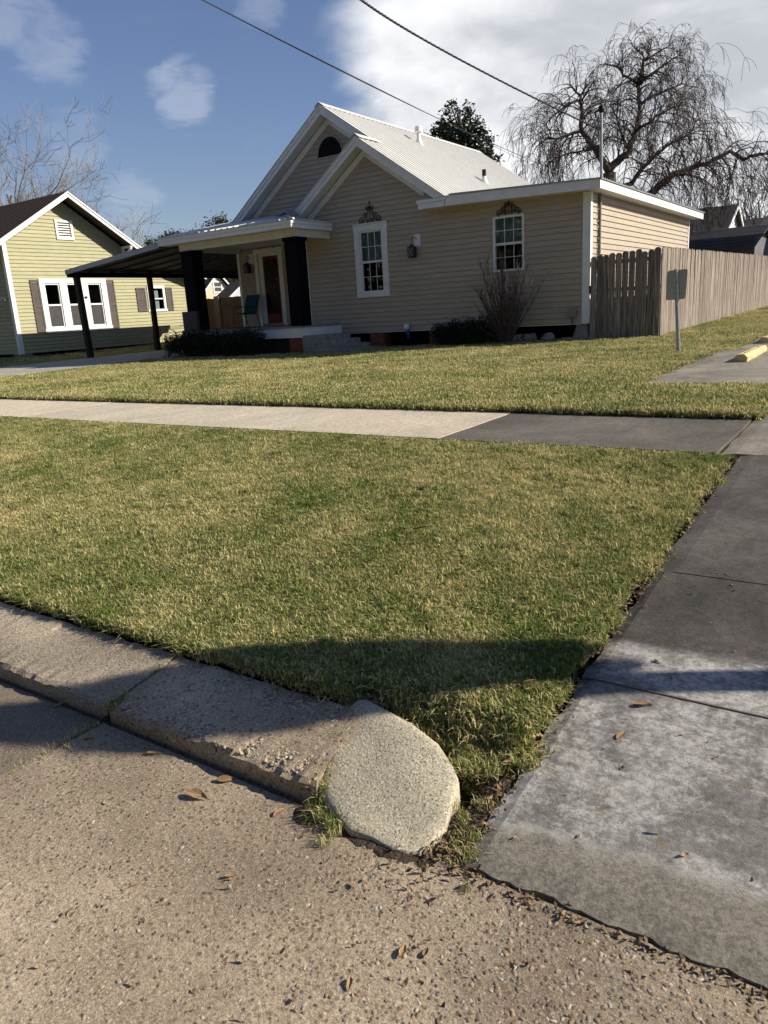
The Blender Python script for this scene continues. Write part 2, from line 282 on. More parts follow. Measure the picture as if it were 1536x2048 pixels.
# ------------------------------------------------------------------ mesh helpers
def wloc(o):
    v = Vector((0, 0, 0))
    while o is not None: v += o.location; o = o.parent
    return v
class MB:
    def __init__(s): s.v = []; s.f = []
    def add(s, vs, fs):
        o = len(s.v); s.v += [tuple(p) for p in vs]; s.f += [tuple(i+o for i in f) for f in fs]; return s
    def box(s, x0, x1, y0, y1, z0, z1):
        x0, x1 = sorted((x0, x1)); y0, y1 = sorted((y0, y1)); z0, z1 = sorted((z0, z1))
        return s.add([(x0, y0, z0), (x1, y0, z0), (x1, y1, z0), (x0, y1, z0), (x0, y0, z1), (x1, y0, z1), (x1, y1, z1), (x0, y1, z1)],
                     [(0, 3, 2, 1), (4, 5, 6, 7), (0, 1, 5, 4), (1, 2, 6, 5), (2, 3, 7, 6), (3, 0, 4, 7)])
    def prism(s, a, b):
        """two matching rings of 3D points"""
        n = len(a); return s.add(list(a)+list(b), [tuple(range(n-1, -1, -1)), tuple(range(n, 2*n))]+[(i, (i+1) % n, n+(i+1) % n, n+i) for i in range(n)])
    def pxz(s, poly, y0, y1): return s.prism([(x, y0, z) for x, z in poly], [(x, y1, z) for x, z in poly])
    def pyz(s, poly, x0, x1): return s.prism([(x0, y, z) for y, z in poly], [(x1, y, z) for y, z in poly])
    def pxy(s, poly, z0, z1):
        f0 = z0 if callable(z0) else (lambda x, y: z0); f1 = z1 if callable(z1) else (lambda x, y: z1)
        return s.prism([(x, y, f0(x, y)) for x, y in poly], [(x, y, f1(x, y)) for x, y in poly])
    def bar(s, p, q, w, h=None):
        p, q = Vector(p), Vector(q); h = h or w; d = (q-p).normalized(); u = d.cross(Vector((0, 0, 1)))
        if u.length < 1e-3: u = Vector((1, 0, 0))
        u.normalize(); v = u.cross(d); a = [p+u*w/2*i+v*h/2*j for i, j in ((-1, -1), (1, -1), (1, 1), (-1, 1))]; b = [x+(q-p) for x in a]
        return s.prism(a, b)
    def tube(s, pts, rad, n=5, cap=True):
        pts = [Vector(p) for p in pts]; k = len(pts); rad = rad if hasattr(rad, '__len__') else [rad]*k
        o = len(s.v); u = None
        for i, p in enumerate(pts):
            d = (pts[min(i+1, k-1)]-pts[max(i-1, 0)]).normalized()
            if u is None: u = d.orthogonal().normalized()
            else:
                u = u-d*u.dot(d); u = u.normalized() if u.length > 1e-6 else d.orthogonal().normalized()
            w = d.cross(u)
            for j in range(n):
                a = 2*math.pi*j/n; s.v.append(tuple(p+(u*math.cos(a)+w*math.sin(a))*rad[i]))
        for i in range(k-1):
            for j in range(n):
                a = o+i*n+j; b = o+i*n+(j+1) % n; s.f.append((a, b, b+n, a+n))
        if cap: s.f.append(tuple(o+j for j in range(n-1, -1, -1))); s.f.append(tuple(o+(k-1)*n+j for j in range(n)))
        return s
    def lathe(s, prof, c, n=12):
        o = len(s.v); c = Vector(c)
        for r, z in prof:
            for j in range(n): a = 2*math.pi*j/n; s.v.append((c.x+r*math.cos(a), c.y+r*math.sin(a), c.z+z))
        for i in range(len(prof)-1):
            for j in range(n): a = o+i*n+j; b = o+i*n+(j+1) % n; s.f.append((a, b, b+n, a+n))
        s.f.append(tuple(o+j for j in range(n-1, -1, -1))); s.f.append(tuple(o+(len(prof)-1)*n+j for j in range(n)))
        return s
    def build(s, name, mat, parent=None, smooth=False, bevel=0):
        me = bpy.data.meshes.new(name); off = wloc(parent) if parent else Vector((0, 0, 0))
        me.from_pydata([(a-off.x, b-off.y, c-off.z) for a, b, c in s.v], [], s.f); me.materials.append(MATS[mat])
        if smooth: me.polygons.foreach_set('use_smooth', [True]*len(me.polygons))
        o = bpy.data.objects.new(name, me); COL.objects.link(o)
        if parent: o.parent = parent
        if bevel:
            md = o.modifiers.new('bevel', 'BEVEL'); md.width = bevel; md.segments = 2; md.limit_method = 'ANGLE'
        return o
def tag(o, label=None, cat=None, group=None, kind=None):
    if label: o['label'] = label
    if cat: o['category'] = cat
    if group: o['group'] = group
    if kind: o['kind'] = kind
    return o
def thing(name, loc, label, cat, group=None):
    o = bpy.data.objects.new(name, None); COL.objects.link(o); o.location = loc; o.empty_display_size = .2
    return tag(o, label, cat, group)
def sub(name, parent, loc):
    o = bpy.data.objects.new(name, None); COL.objects.link(o); o.parent = parent; o.location = Vector(loc)-wloc(parent); return o
# frames: u along the wall, v up, w out of the wall
def fr_front(Y): return lambda u, v, w: (u, Y-w, v)
def fr_east(X): return lambda u, v, w: (X+w, u, v)
def wbox(mb, fr, u0, u1, v0, v1, w0, w1):
    a = [fr(u, v, w0) for u, v in ((u0, v0), (u1, v0), (u1, v1), (u0, v1))]; b = [fr(u, v, w1) for u, v in ((u0, v0), (u1, v0), (u1, v1), (u0, v1))]
    return mb.prism(a, b)
def siding(parent, fr, z0, z1, pitch, lo, hi, openings, mat, proud=.026, name='siding_board'):
    """one object per lapped board; lo/hi give the wall's ends at a height; openings (u0,u1,v0,v1) are cut out exactly"""
    n = int(math.ceil((z1-z0)/pitch)); cnt = 0
    for k in range(n):
        b, t = z0+k*pitch, min(z1, z0+(k+1)*pitch)
        hit = sorted(o for o in openings if o[2] < t-1e-4 and o[3] > b+1e-4)
        cuts = sorted({b, t, *[o[2] for o in hit if b < o[2] < t], *[o[3] for o in hit if b < o[3] < t]})
        for ca, cb in zip(cuts[:-1], cuts[1:]):
            segs = []; cur = None
            ops = [o for o in hit if o[2] < cb-1e-4 and o[3] > ca+1e-4]
            for o in ops: segs.append((cur, o[0])); cur = o[1]
            segs.append((cur, None))
            for s0, s1 in segs:
                A0 = lo(ca) if s0 is None else s0; A1 = lo(cb) if s0 is None else s0
                B0 = hi(ca) if s1 is None else s1; B1 = hi(cb) if s1 is None else s1
                if B0-A0 < .02: continue
                if B1 < A1: A1 = B1 = (A1+B1)/2
                wb = .003+(proud-.003)*(t-ca)/pitch; wt = .003+(proud-.003)*(t-cb)/pitch
                g = min(.013, (cb-ca)*.4) if ca == b else .0
                if g: ring = [(0, ca, -.012), (0, ca, .0), (0, ca+g, .0), (0, ca+g, wb), (1, cb, wt), (1, cb, -.012)]
                else: ring = [(0, ca, -.012), (0, ca, wb), (1, cb, wt), (1, cb, -.012)]
                MB().prism([fr((A0, A1)[e], z, w) for e, z, w in ring], [fr((B0, B1)[e], z, w) for e, z, w in ring]).build(name, mat, parent); cnt += 1
    return cnt
def sash_window(parent, fr, u0, u1, v0, v1, cas, cols=3, rows=2, curtain=(.5, 1.), depth=.035, frame=.045, lower='glass', ear=0.):
    """casing outside (u0..v1), double hung sashes, muntins, panes and a curtain behind the glass"""
    w = sub('window', parent, fr((u0+u1)/2, v0, 0))
    if cas:
        for a in ((u0-ear, u1+ear, v1-cas, v1), (u0, u1, v0, v0+cas*.75), (u0, u0+cas, v0+cas*.75, v1-cas), (u1-cas, u1, v0+cas*.75, v1-cas)):
            wbox(MB(), fr, *a, 0, depth).build('casing', 'white', w)
        if ear: wbox(MB(), fr, u0-ear-.01, u1+ear+.01, v1, v1+.025, 0, depth+.03).build('cap', 'white', w)
        g0, g1, h0, h1 = u0+cas, u1-cas, v0+cas*.75, v1-cas
    else: g0, g1, h0, h1 = u0, u1, v0, v1
    mb = MB(); d0, d1 = -.05, (.012 if cas else .03)
    for a in ((g0, g1, h1-frame, h1), (g0, g1, h0, h0+frame), (g0, g0+frame, h0+frame, h1-frame), (g1-frame, g1, h0+frame, h1-frame)): wbox(mb, fr, *a, d0, d1)
    mb.build('frame', 'white', w)
    mid = (h0+h1)/2; wbox(MB(), fr, g0+frame, g1-frame, mid-.028, mid+.028, -.045, .004).build('meeting_rail', 'white', w)
    for (a, b, dz, kind) in ((mid+.028, h1-frame, -.02, 'glass'), (h0+frame, mid-.028, -.034, lower)):
        wbox(MB(), fr, g0+frame, g1-frame, a, b, dz-.004, dz).build('pane', kind, w)
        for i in range(1, cols): x = g0+frame+(g1-g0-2*frame)*i/cols; wbox(MB(), fr, x-.007, x+.007, a, b, dz, dz+.008).build('muntin', 'white', w)
        for j in range(1, rows): z = a+(b-a)*j/rows; wbox(MB(), fr, g0+frame, g1-frame, z-.007, z+.007, dz+.001, dz+.009).build('muntin', 'white', w)
    if curtain:
        zc0, zc1 = h0+(h1-h0)*curtain[0], h0+(h1-h0)*curtain[1]; n = 40; vs = []; fs = []
        for i in range(n+1):
            x = g0+(g1-g0)*i/n; d = -.12+.018*math.sin(i*1.1)+.008*math.sin(i*2.7)
            vs += [fr(x, zc0, d), fr(x, zc1, d)]
        fs = [(2*i, 2*i+2, 2*i+3, 2*i+1) for i in range(n)]
        MB().add(vs, fs).build('curtain', 'curtain', w, True)
    return w
def smooth(a, b, x): t = min(1, max(0, (x-a)/(b-a))); return t*t*(3-2*t)
# ------------------------------------------------------------------ ground
PY_ = [-400, -20, 1.0, 1.42, 1.785, 1.83, 3.4, 5.15, 5.22, 6.71, 6.76, 9, 13, 17.4, 35, 60, 2000]
PZ_ = [-.7, -.7, -.7, -.62, -.46, -.372, -.27, -.165, -.175, -.165, -.118, -.105, -.06, -.01, .23, .30, .30]
PXX = [-3000, -27, -25.4, -23.4, -20, -17, -11, -6, 3000]
PXD = [.02, .02, .0, -.09, -.075, -.05, -.05, 0, 0]
def gz(x, y): return float(np.interp(y, PY_, PZ_)+np.interp(x, PXX, PXD)*smooth(5, 11, y)-(.075*smooth(-1.52, -1.42, x)*smooth(1.93, 1.84, y) if x > -1.6 and x < -.79 and 1.7 < y < 2 else 0))
def make_ground():
    xs = np.unique(np.concatenate([np.linspace(-40, 12, 66), np.array([-.87, -.79, -1.55, -1.5, -1.46, -1.42, -1.3, -1.15, -1.0, -.94, 1.86, 1.95, -1500, -700, -300, -150, -90, -60, -48, 20, 35, 60, 100, 200, 500, 1500])]))
    ys = np.unique(np.concatenate([np.array([-60, -20, -5, 0]), np.linspace(1, 9, 33), np.array([1.785, 1.83, 1.845, 1.885, 1.93, 5.15, 5.22, 6.71, 6.76]), np.linspace(9.5, 40, 45), np.array([48, 60, 90, 150, 300, 600, 1200, 2000])]))
    vs = [(x, y, gz(x, y)-.012-(.16 if -.8 < x < 1.88 and y < 9 else 0)) for y in ys for x in xs]; nx = len(xs)
    fs = [(j*nx+i, j*nx+i+1, (j+1)*nx+i+1, (j+1)*nx+i) for j in range(len(ys)-1) for i in range(nx-1)]
    tag(MB().add(vs, fs).build('ground', 'ground', None, True), kind='structure')
make_ground()
DX = -.80                                  # left edge of the concrete driveway
SW0, SW1 = 5.22, 6.70                      # sidewalk
LOTX, LOTY = -2.37, 8.80
def strip(x0, x1, y0, y1, dz, step=.35, th=.10, jag=0.0):
    """slab following the ground, top at gz+dz"""
    nx = max(1, int((x1-x0)/max(step, (x1-x0)/24))); ny = max(1, int(math.ceil((y1-y0)/step))); xs = np.linspace(x0, x1, nx+1); ys = np.linspace(y0, y1, ny+1)
    m = MB(); top = [(x, y, gz(x, y)+dz) for y in ys for x in xs]; bot = [(x, y, z-th) for x, y, z in top]; K = len(top); f = []
    if jag:
        top = [(x+(random.uniform(-jag, jag) if i % (nx+1) in (0, nx) else 0), y+(random.uniform(-jag, jag) if i//(nx+1) in (0, ny) else 0), z) for i, (x, y, z) in enumerate(top)]
    w = nx+1
    for j in range(ny):
        for i in range(nx): a = j*w+i; f += [(a, a+1, a+w+1, a+w), (K+a, K+a+w, K+a+w+1, K+a+1)]
    for i in range(nx): f += [(i, K+i, K+i+1, i+1), (ny*w+i, ny*w+i+1, K+ny*w+i+1, K+ny*w+i)]
    for j in range(ny): a = j*w; b = a+nx; f += [(a, a+w, K+a+w, K+a), (b, K+b, K+b+w, b+w)]
    return m.add(top+bot, f)
def struct(name, loc=(0, 0, 0)):
    o = bpy.data.objects.new(name, None); COL.objects.link(o); o.location = loc; o['kind'] = 'structure'; return o
RZ = -.52                                   # road surface
def make_road():
    road = struct('road')
    for x0, x1, mtl in ((-60, -8.3, 'road_fine'), (-8.29, -2.258, 'road_fine'), (-2.242, 4.2, 'road'), (4.215, 60, 'road')):
        nx = 40; xs = np.linspace(x0, x1, nx+1); ys = [-9, -4, -1, 0, .5, .9, 1.2, 1.40]
        top = [(x, y, RZ+.004*math.sin(x*3.1+y*2)) for y in ys for x in xs]; K = len(top); w = nx+1
        f = [(j*w+i, j*w+i+1, (j+1)*w+i+1, (j+1)*w+i) for j in range(len(ys)-1) for i in range(nx)]
        bot = [(x, y, RZ-.15) for x, y, z in top]; ny = len(ys)-1
        for j in range(ny): a = j*w; b = a+nx; f += [(a, a+w, K+a+w, K+a), (b, K+b, K+b+w, b+w)]
        for i in range(nx): f += [(ny*w+i, ny*w+i+1, K+ny*w+i+1, K+ny*w+i)]
        MB().add(top+bot, f).build('slab', mtl, road)
    kerb = struct('kerb')
    def piece(x0, x1, mtl, z_front=-.462, z_back=-.408, cut1=0., seg=None):
        n = seg or max(2, int((x1-x0)/.035)); prof = []
        rows = [(1.425, RZ-.12), (1.422, RZ+.02), (1.428, z_front-.010), (1.445, z_front), (1.54, z_front+.35*(z_back-z_front)), (1.66, z_front+.7*(z_back-z_front)), (1.76, z_back), (1.777, z_back-.015), (1.78, RZ-.12)]
        vs = []
        for i in range(n+1):
            x = x0+(x1-x0)*i/n
            for j, (y, z) in enumerate(rows):
                q = cut1*(y-1.40)/.34 if i == n else 0
                r = (.0065 if j in (2, 3, 6, 7) else .0025) if 0 < j < 8 else 0
                vs.append((x+q, y+random.uniform(-r, r), z+random.uniform(-r, r)*.8))
        k = len(rows); fs = [(i*k+j, i*k+j+1, (i+1)*k+j+1, (i+1)*k+j) for i in range(n) for j in range(k-1)]
        fs += [tuple(range(k-1, -1, -1)), tuple(n*k+j for j in range(k))]
        MB().add(vs, fs).build('kerb_stone', mtl, kerb)
    piece(-40, -8.3, 'kerb_worn', seg=80); piece(1.96, 30, 'kerb_worn', seg=80); piece(-8.285, -2.248, 'kerb_worn'); piece(-2.232, -1.272, 'kerb_coarse', -.462, -.410, -.118)
    # patched end piece with its rounded nose, poured later and paler
    outl = [(-1.415, 1.735), (-1.405, 1.81), (-1.38, 1.825), (-1.27, 1.80), (-1.16, 1.772), (-1.045, 1.735), (-.965, 1.68), (-.925, 1.64), (-.905, 1.55), (-.885, 1.49), (-.90, 1.425), (-.905, 1.39), (-.97, 1.365), (-1.05, 1.372), (-1.11, 1.36), (-1.18, 1.385), (-1.235, 1.41), (-1.285, 1.445), (-1.315, 1.50), (-1.335, 1.56), (-1.375, 1.65)]
    cx, cy = -1.14, 1.58; rings = [(1.02, None), (1.0, -.012), (.992, -.004), (.975, 0), (.85, .003), (.65, .005), (.4, .006), (.2, .006)]
    vs = []; k = len(outl); rk = [random.uniform(-.010, .010) for _ in outl]
    for s, dz in rings:
        for (x, y), jj in zip(outl, rk):
            q = s+(jj if s > .9 else 0); xx, yy = cx+(x-cx)*q, cy+(y-cy)*q
            base = -.405-.038*smooth(1.80, 1.60, yy)-.058*smooth(1.64, 1.36, yy)-.010*smooth(-1.15, -.9, xx)+.005*math.sin(xx*17)*math.sin(yy*21)
            vs.append((xx, yy, RZ-.1 if dz is None else base+dz+random.uniform(-.0012, .0012)))
    fs = [(i*k+j, i*k+(j+1) % k, (i+1)*k+(j+1) % k, (i+1)*k+j) for i in range(len(rings)-1) for j in range(k)]+[tuple((len(rings)-1)*k+j for j in range(k))]
    MB().add(vs, fs).build('kerb_end', 'kerb_patch', kerb, True)
make_road()
def make_slabs():
    sw = struct('sidewalk')
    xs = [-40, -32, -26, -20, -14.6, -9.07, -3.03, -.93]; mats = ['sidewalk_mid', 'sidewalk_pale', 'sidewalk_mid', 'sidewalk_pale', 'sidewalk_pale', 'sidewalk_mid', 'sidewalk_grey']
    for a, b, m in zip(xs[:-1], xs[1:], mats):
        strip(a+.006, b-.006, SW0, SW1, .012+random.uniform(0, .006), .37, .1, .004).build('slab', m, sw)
    dw = struct('driveway')
    ys = [1.405, 2.30, 3.245, 5.28, 7.2, 8.9]
    def dz(y): return np.interp(y, [1.4, 1.8, 2.4, 5, 9], [.125, .028, .012, .016, .016])
    for a, b in zip(ys[:-1], ys[1:]):
        nx, ny = (120, 14) if a < 3 else (30, 8); X = np.linspace(DX if a < 5 else -.92, 1.9, nx+1); Y = np.linspace(a+.004, b-.004, ny+1); w = nx+1
        def h(x, y):
            g = gz(x, y)+.012; e = RZ+.035
            t = smooth(1.35, 2.5, y); return e+(y-1.4)*.085 if y < 2.3 else max(g, e+(y-1.4)*.0)+0*t
        def hh(y): return float(np.interp(y, [1.40, 2.3, 3.25, 5.2, 6.7, 8.9], [RZ+.016, -.40, -.315, -.175, -.158, -.125]))
        top = []
        for j, y in enumerate(Y):
            for i, x in enumerate(X):
                jx = random.uniform(-.010, .010) if i == 0 else 0; jy = random.uniform(-.008, .004)+.003*math.sin(x*31)+.003*math.sin(x*7.3) if (j == 0 and a < 1.5) else 0
                edge = -.012*smooth(.05, 0, x-X[0])
                top.append((x+jx, y+jy, hh(y)+edge-(.008 if j == 0 and a < 1.5 else 0)))
        bot = [(x, y, z-.12) for x, y, z in top]; K = len(top)
        f = [(j*w+i, j*w+i+1, (j+1)*w+i+1, (j+1)*w+i) for j in range(ny) for i in range(nx)]
        for j in range(ny): p = j*w; q = p+nx; f += [(p, p+w, K+p+w, K+p), (q, K+q, K+q+w, q+w)]
        for i in range(nx): f += [(i, K+i, K+i+1, i+1), (ny*w+i, ny*w+i+1, K+ny*w+i+1, K+ny*w+i)]
        MB().add(top+bot, f).build('slab', 'driveway' if a < 5 else 'lot_concrete', dw)
    MB().box(DX+.02, 1.85, 2.2965, 2.3035, -.46, -.397).build('joint_filler', 'shutter', dw)
    lot = struct('parking_lot')
    strip(LOTX, 12, LOTY, 13.15, .012, .5, .1, .03).build('slab', 'lot_concrete', lot)
    strip(LOTX+.2, 12, 13.165, 20, .010, .7, .1, .03).build('slab', 'lot_concrete', lot); strip(LOTX+.1, 12, 20.02, 60, .010, 2.5, .1, .05).build('slab', 'lot_concrete', lot)
    for y in (15.95, 19.3):
        strip(LOTX+.35, 3, y, y+.09, .015, .5, .004).build('painted_line', 'far_white', lot)
    cd = struct('carport_driveway')
    for a, b in ((6.71, 10.2), (10.215, 13.6), (13.615, 17.2), (17.215, 20.6), (20.615, 25)):
        strip(-22.7, -17.8, a, b, .02, .6, .1, .01).build('slab', 'drive_pale', cd)
make_slabs()
# ------------------------------------------------------------------ the tan house
YF, XR = 17.45, -6.01                       # front wall plane, sunlit side wall plane
YB = 18.36                                  # recessed wall with the door, under the big gable
house = thing('house', (-12, 18, 0), 'tan vinyl sided house with white metal roof, twin front gables and red door', 'house')
F1, F2, FE = fr_front(YF), fr_front(YB), fr_east(XR)
M_ = .685
BP = (-13.77, 6.43); SP = (-12.0, 5.235)     # outer peaks of the big and the small gable
def chev(p, d0, d1, xl, xr, ml=.72, mr=M_):
    (x, z) = p
    return [[(xl, z-d0-ml*(x-xl)), (x, z-d0), (x, z-d1), (xl, z-d1-ml*(x-xl))], [(x, z-d0), (xr, z-d0-mr*(xr-x)), (xr, z-d1-mr*(xr-x)), (x, z-d1)]]
def gable_trim(p, xl, xr, yr, yw):
    for poly in chev(p, .012, .13, xl, xr): MB().pxz(poly, yr, yr+.03).build('rake_board', 'white', house)
    for poly in chev(p, .135, .262, xl+.02, xr-.02): MB().pxz(poly, yr+.022, yr+.05).build('rake_board', 'white', house)
    for k, poly in enumerate(chev(p, .232, .25, xl+.03, xr-.03)):
        MB().pxz(poly, yr+.052, yw-.03).build('soffit', 'vinyl_soffit', house)
        a, b = (poly[3], poly[2]); n = int(math.dist(a, b)/.075); mb = MB()     # vent ribs of the soffit
        for i in range(1, n):
            t = i/n; x = a[0]+(b[0]-a[0])*t; z = a[1]+(b[1]-a[1])*t; mb.box(x-.006, x+.006, yr+.1, yw-.16, z-.006, z-.001)
        tag(mb.build('soffit_ribs', 'white', house), kind='stuff')
    for poly in chev(p, .27, .46, xl+.12, xr-.80): MB().pxz(poly, yw-.028, yw-.001).build('frieze_board', 'white', house)
YR1, YR2 = 17.07, 17.98
gable_trim(SP, -14.33, -9.46, YR1, YF); gable_trim(BP, -17.42, -12.0, YR2, YB)
W1 = (-12.48, -11.42, 1.26, 3.12); W1o = (-12.31, -11.59, 1.38, 2.96); W2 = (-8.375, -7.575, 1.63, 2.89)
def s_lo(z): return -14.25 if z < 3.5 else SP[0]-(SP[1]-.30-z)/.72
def s_hi(z): return -6.16 if z < 3.40 else min(-9.6 if z < 3.55 else 99, SP[0]+(SP[1]-.30-z)/M_)
siding(house, F1, .34, SP[1]-.40, .1262, s_lo, s_hi, [W1o, W2], 'vinyl')
DO = (-16.90, -15.98, .62, 2.80); WP = (-15.72, -14.86, 1.12, 2.9)
siding(house, F2, .62, 3.62, .1262, lambda z: -17.66, lambda z: -14.25, [DO, WP], 'vinyl')
siding(house, F2, 3.62, BP[1]-.40, .1262, lambda z: max(-17.66, BP[0]-(BP[1]-.30-z)/.72), lambda z: min(-12.0, BP[0]+(BP[1]-.30-z)/M_), [(-14.16, -13.38, 5.14, 5.30), (-14.16, -13.38, 5.30, 5.46), (-14.02, -13.52, 5.46, 5.58)], 'vinyl')
siding(house, FE, .34, 3.19, .1262, lambda z: YF+.01, lambda z: 26.80, [], 'vinyl')
def house_shell():
    # rear, left and dividing walls, floor (plain: nothing of them is seen)
    MB().box(-17.7, XR, 26.86, 27.0, -.3, 3.4).build('wall', 'vinyl', house)
    MB().box(-17.7, -17.6, YB, 26.86, -.3, 3.5).build('wall', 'vinyl', house)
    MB().box(-14.25, -14.16, YF+.02, YB-.02, -.1, 3.9).build('wall', 'vinyl', house)
    MB().pxz([(-17.6, 3.4), (-9.6, 3.4), (BP[0], BP[1]-.25)], 26.87, 26.99).build('wall', 'vinyl', house)
    MB().box(-17.6, XR-.02, YF+.02, 26.86, .40, .52).build('floor', 'post_wood', house)
    MB().box(-17.6, XR-.02, YF+2.4, YF+2.5, -.3, .40).build('wall', 'post_wood', house)
    MB().box(-9.35, -9.2, YF+.02, 26.8, .53, 3.2).build('wall', 'room', house)
    MB().box(-14.15, -9.36, YF+3.5, YF+3.6, .53, 3.2).build('wall', 'room', house)
    MB().box(-9.2, XR-.03, YF+3.5, YF+3.6, .53, 3.2).build('wall', 'room', house)
    MB().box(-17.58, -14.2, YB+2.6, YB+2.7, .53, 3.2).build('wall', 'room', house)
    MB().box(-17.6, XR-.02, YF+.03, 26.86, 3.20, 3.24).build('ceiling', 'room', house)
    # corner boards
    for a in ((-6.16, XR+.03, YF-.028, YF), ): MB().box(*a, .33, 3.165).build('corner_board', 'white', house)
    MB().box(XR+.002, XR+.03, YF+.002, YF+.11, .33, 3.165).build('corner_board', 'white', house)
    MB().box(XR+.002, XR+.028, 26.80, 26.90, .33, 3.165).build('corner_board', 'white', house)
    MB().box(-14.25, -14.15, YF-.025, YF, .62, 3.06).build('corner_board', 'white', house)
    MB().box(-17.76, -17.66, YB-.025, YB, .62, 2.98).build('corner_board', 'white', house)
    MB().box(-14.14, -6.17, YF-.006, YF+.015, .315, .338).build('starter_strip', 'white', house)
house_shell()
def roofs():
    def ribbed(p0, p1, q0, q1, name, pitch=.2286, rib=.020, mat='roof_metal'):
        """sheet between edge p0->p1 (upper) and q0->q1 (lower); ribs run upper to lower, .92 m wide sheets"""
        p0, p1, q0, q1 = map(Vector, (p0, p1, q0, q1)); Lg = (p1-p0).length; n = max(1, round(Lg/pitch)); nr = ((p1-p0).cross(q0-p0)).normalized()
        if nr.z < 0: nr = -nr
        ns = max(1, round(n/4)); per = n/ns
        for s in range(ns):
            c0, c1 = int(round(s*per)), int(round((s+1)*per)); prof = []
            for c in range(c0, c1): prof += [(c/n, 0), ((c+.62)/n, 0), ((c+.72)/n, rib), ((c+.88)/n, rib), ((c+.98)/n, 0)]
            prof.append((c1/n, .002)); vs = []
            for t, h in prof:
                a = p0.lerp(p1, t); b = q0.lerp(q1, t); vs += [a+nr*h, b+nr*h, a-nr*.02, b-nr*.02]
            fs = []
            for i in range(len(prof)-1):
                a, b = 4*i, 4*i+4; fs += [(a, b, b+1, a+1), (a+2, a+3, b+3, b+2), (a+1, b+1, b+3, a+3), (a, a+2, b+2, b)]
            e = 4*(len(prof)-1); fs += [(0, 1, 3, 2), (e, e+2, e+3, e+1)]
            MB().add(vs, fs).build(name, mat, house)
    ze = BP[1]-M_*(-9.40-BP[0])
    ribbed((BP[0], YR2-.02, BP[1]), (BP[0], 27.6, BP[1]), (-9.40, YR2-.02, ze), (-9.40, 27.6, ze), 'roof_sheet')
    ribbed((SP[0], YR1-.02, SP[1]-.022), (SP[0], YR2-.03, SP[1]-.022), (-9.40, YR1-.02, SP[1]-.022-M_*(-9.40-SP[0])), (-9.40, YR2-.03, SP[1]-.022-M_*(-9.40-SP[0])), 'roof_sheet')
    ribbed((BP[0], YR2-.02, BP[1]), (BP[0], 27.6, BP[1]), (-17.95, YR2-.02, BP[1]-.72*4.18), (-17.95, 27.6, BP[1]-.72*4.18), 'roof_sheet')
    ribbed((SP[0], YR1-.02, SP[1]-.01), (SP[0], YB-.03, SP[1]-.01), (-14.36, YR1-.02, SP[1]-.01-.72*2.36), (-14.36, YB-.03, SP[1]-.01-.72*2.36), 'roof_sheet')
    # ridge caps
    for (x, z), y0, y1 in ((BP, YR2-.03, 27.62), (SP, YR1-.03, YR2+.10)):
        MB().pxz([(x-.15, z-.108+.03), (x, z+.034), (x+.15, z-.103+.03), (x+.15, z-.103+.024), (x, z+.026), (x-.15, z-.108+.024)], y0, y1).build('ridge_cap', 'roof_metal', house)
    MB().pxz([(BP[0], BP[1]-.03), (-9.42, ze-.03), (-9.42, ze-.2), (BP[0], BP[1]-.2)], 27.58, 27.615).build('rake_board', 'white', house)
    # flat roofed wing: corrugated sheets fall towards the sunny side
    zl, zr = 3.500, 3.362
    ribbed((-9.36, YR1-.03, zl), (-9.36, 27.32, zl), (-5.63, YR1-.03, zr), (-5.63, 27.32, zr), 'wing_roof_sheet', .15, .022, 'galvanized')
    MB().prism([(-9.46, YR1, 3.245), (-5.69, YR1, 3.160), (-5.69, YR1, 3.345), (-9.46, YR1, 3.478)], [(-9.46, YR1+.025, 3.245), (-5.69, YR1+.025, 3.160), (-5.69, YR1+.025, 3.345), (-9.46, YR1+.025, 3.478)]).build('fascia', 'white', house)
    MB().box(-5.688, -5.662, YR1, 27.30, 3.16, 3.338).build('fascia', 'white', house)
    MB().pxz([(-9.46, 3.252), (-5.69, 3.168), (-5.69, 3.185), (-9.46, 3.269)], YR1+.026, YF+.02).build('soffit', 'vinyl_soffit', house)
    MB().box(XR-.02, -5.69, YF+.022, 27.2, 3.168, 3.185).build('soffit', 'vinyl_soffit', house)
    # boxed eave return at the foot of the small gable
    r = sub('eave_return', house, (-9.9, YR1, 3.25))
    MB().box(-10.22, -9.475, YR1-.012, YF-.002, 3.245, 3.375).build('box_board', 'white', r)
    MB().box(-10.26, -9.462, YR1-.03, YF-.002, 3.378, 3.45).build('box_board', 'white', r)
    MB().prism([(-10.27, YR1-.035, 3.452), (-9.47, YR1-.035, 3.452), (-9.47, YF, 3.452), (-10.27, YF, 3.452)], [(-10.2, YR1+.25, 3.52), (-9.47, YR1+.25, 3.52), (-9.47, YF, 3.55), (-10.2, YF, 3.55)]).build('box_cap', 'white', r)
    # pipes through the roof
    def zroof(x): return BP[1]-M_*(x-BP[0])
    v = sub('roof_vent', house, (-12.77, 21.53, zroof(-12.77)))
    MB().lathe([(.14, -.08), (.10, .06), (.055, .14), (.055, .30)], v.location+house.location, 14).build('flashing', 'white', v, True)
    MB().lathe([(.055, .30), (.12, .31), (.125, .36), (.09, .37), (.125, .42), (.10, .47), (.02, .50)], v.location+house.location, 14).build('vent_cap', 'white', v, True)
    v = sub('vent_pipe', house, (-10.88, 22.1, zroof(-10.88)))
    MB().lathe([(.13, -.09), (.09, .06), (.065, .12), (.065, .17)], v.location+house.location, 14).build('flashing', 'white', v, True)
    MB().lathe([(.06, .17), (.06, .36)], v.location+house.location, 14).build('pipe', 'louver', v)
roofs()
sash_window(house, F1, *W1, .165, 3, 2, (.5, 1.), .04, .04, 'glass', .015)
sash_window(house, F1, *W2, 0, 3, 2, (.5, 1.), .03, .05)
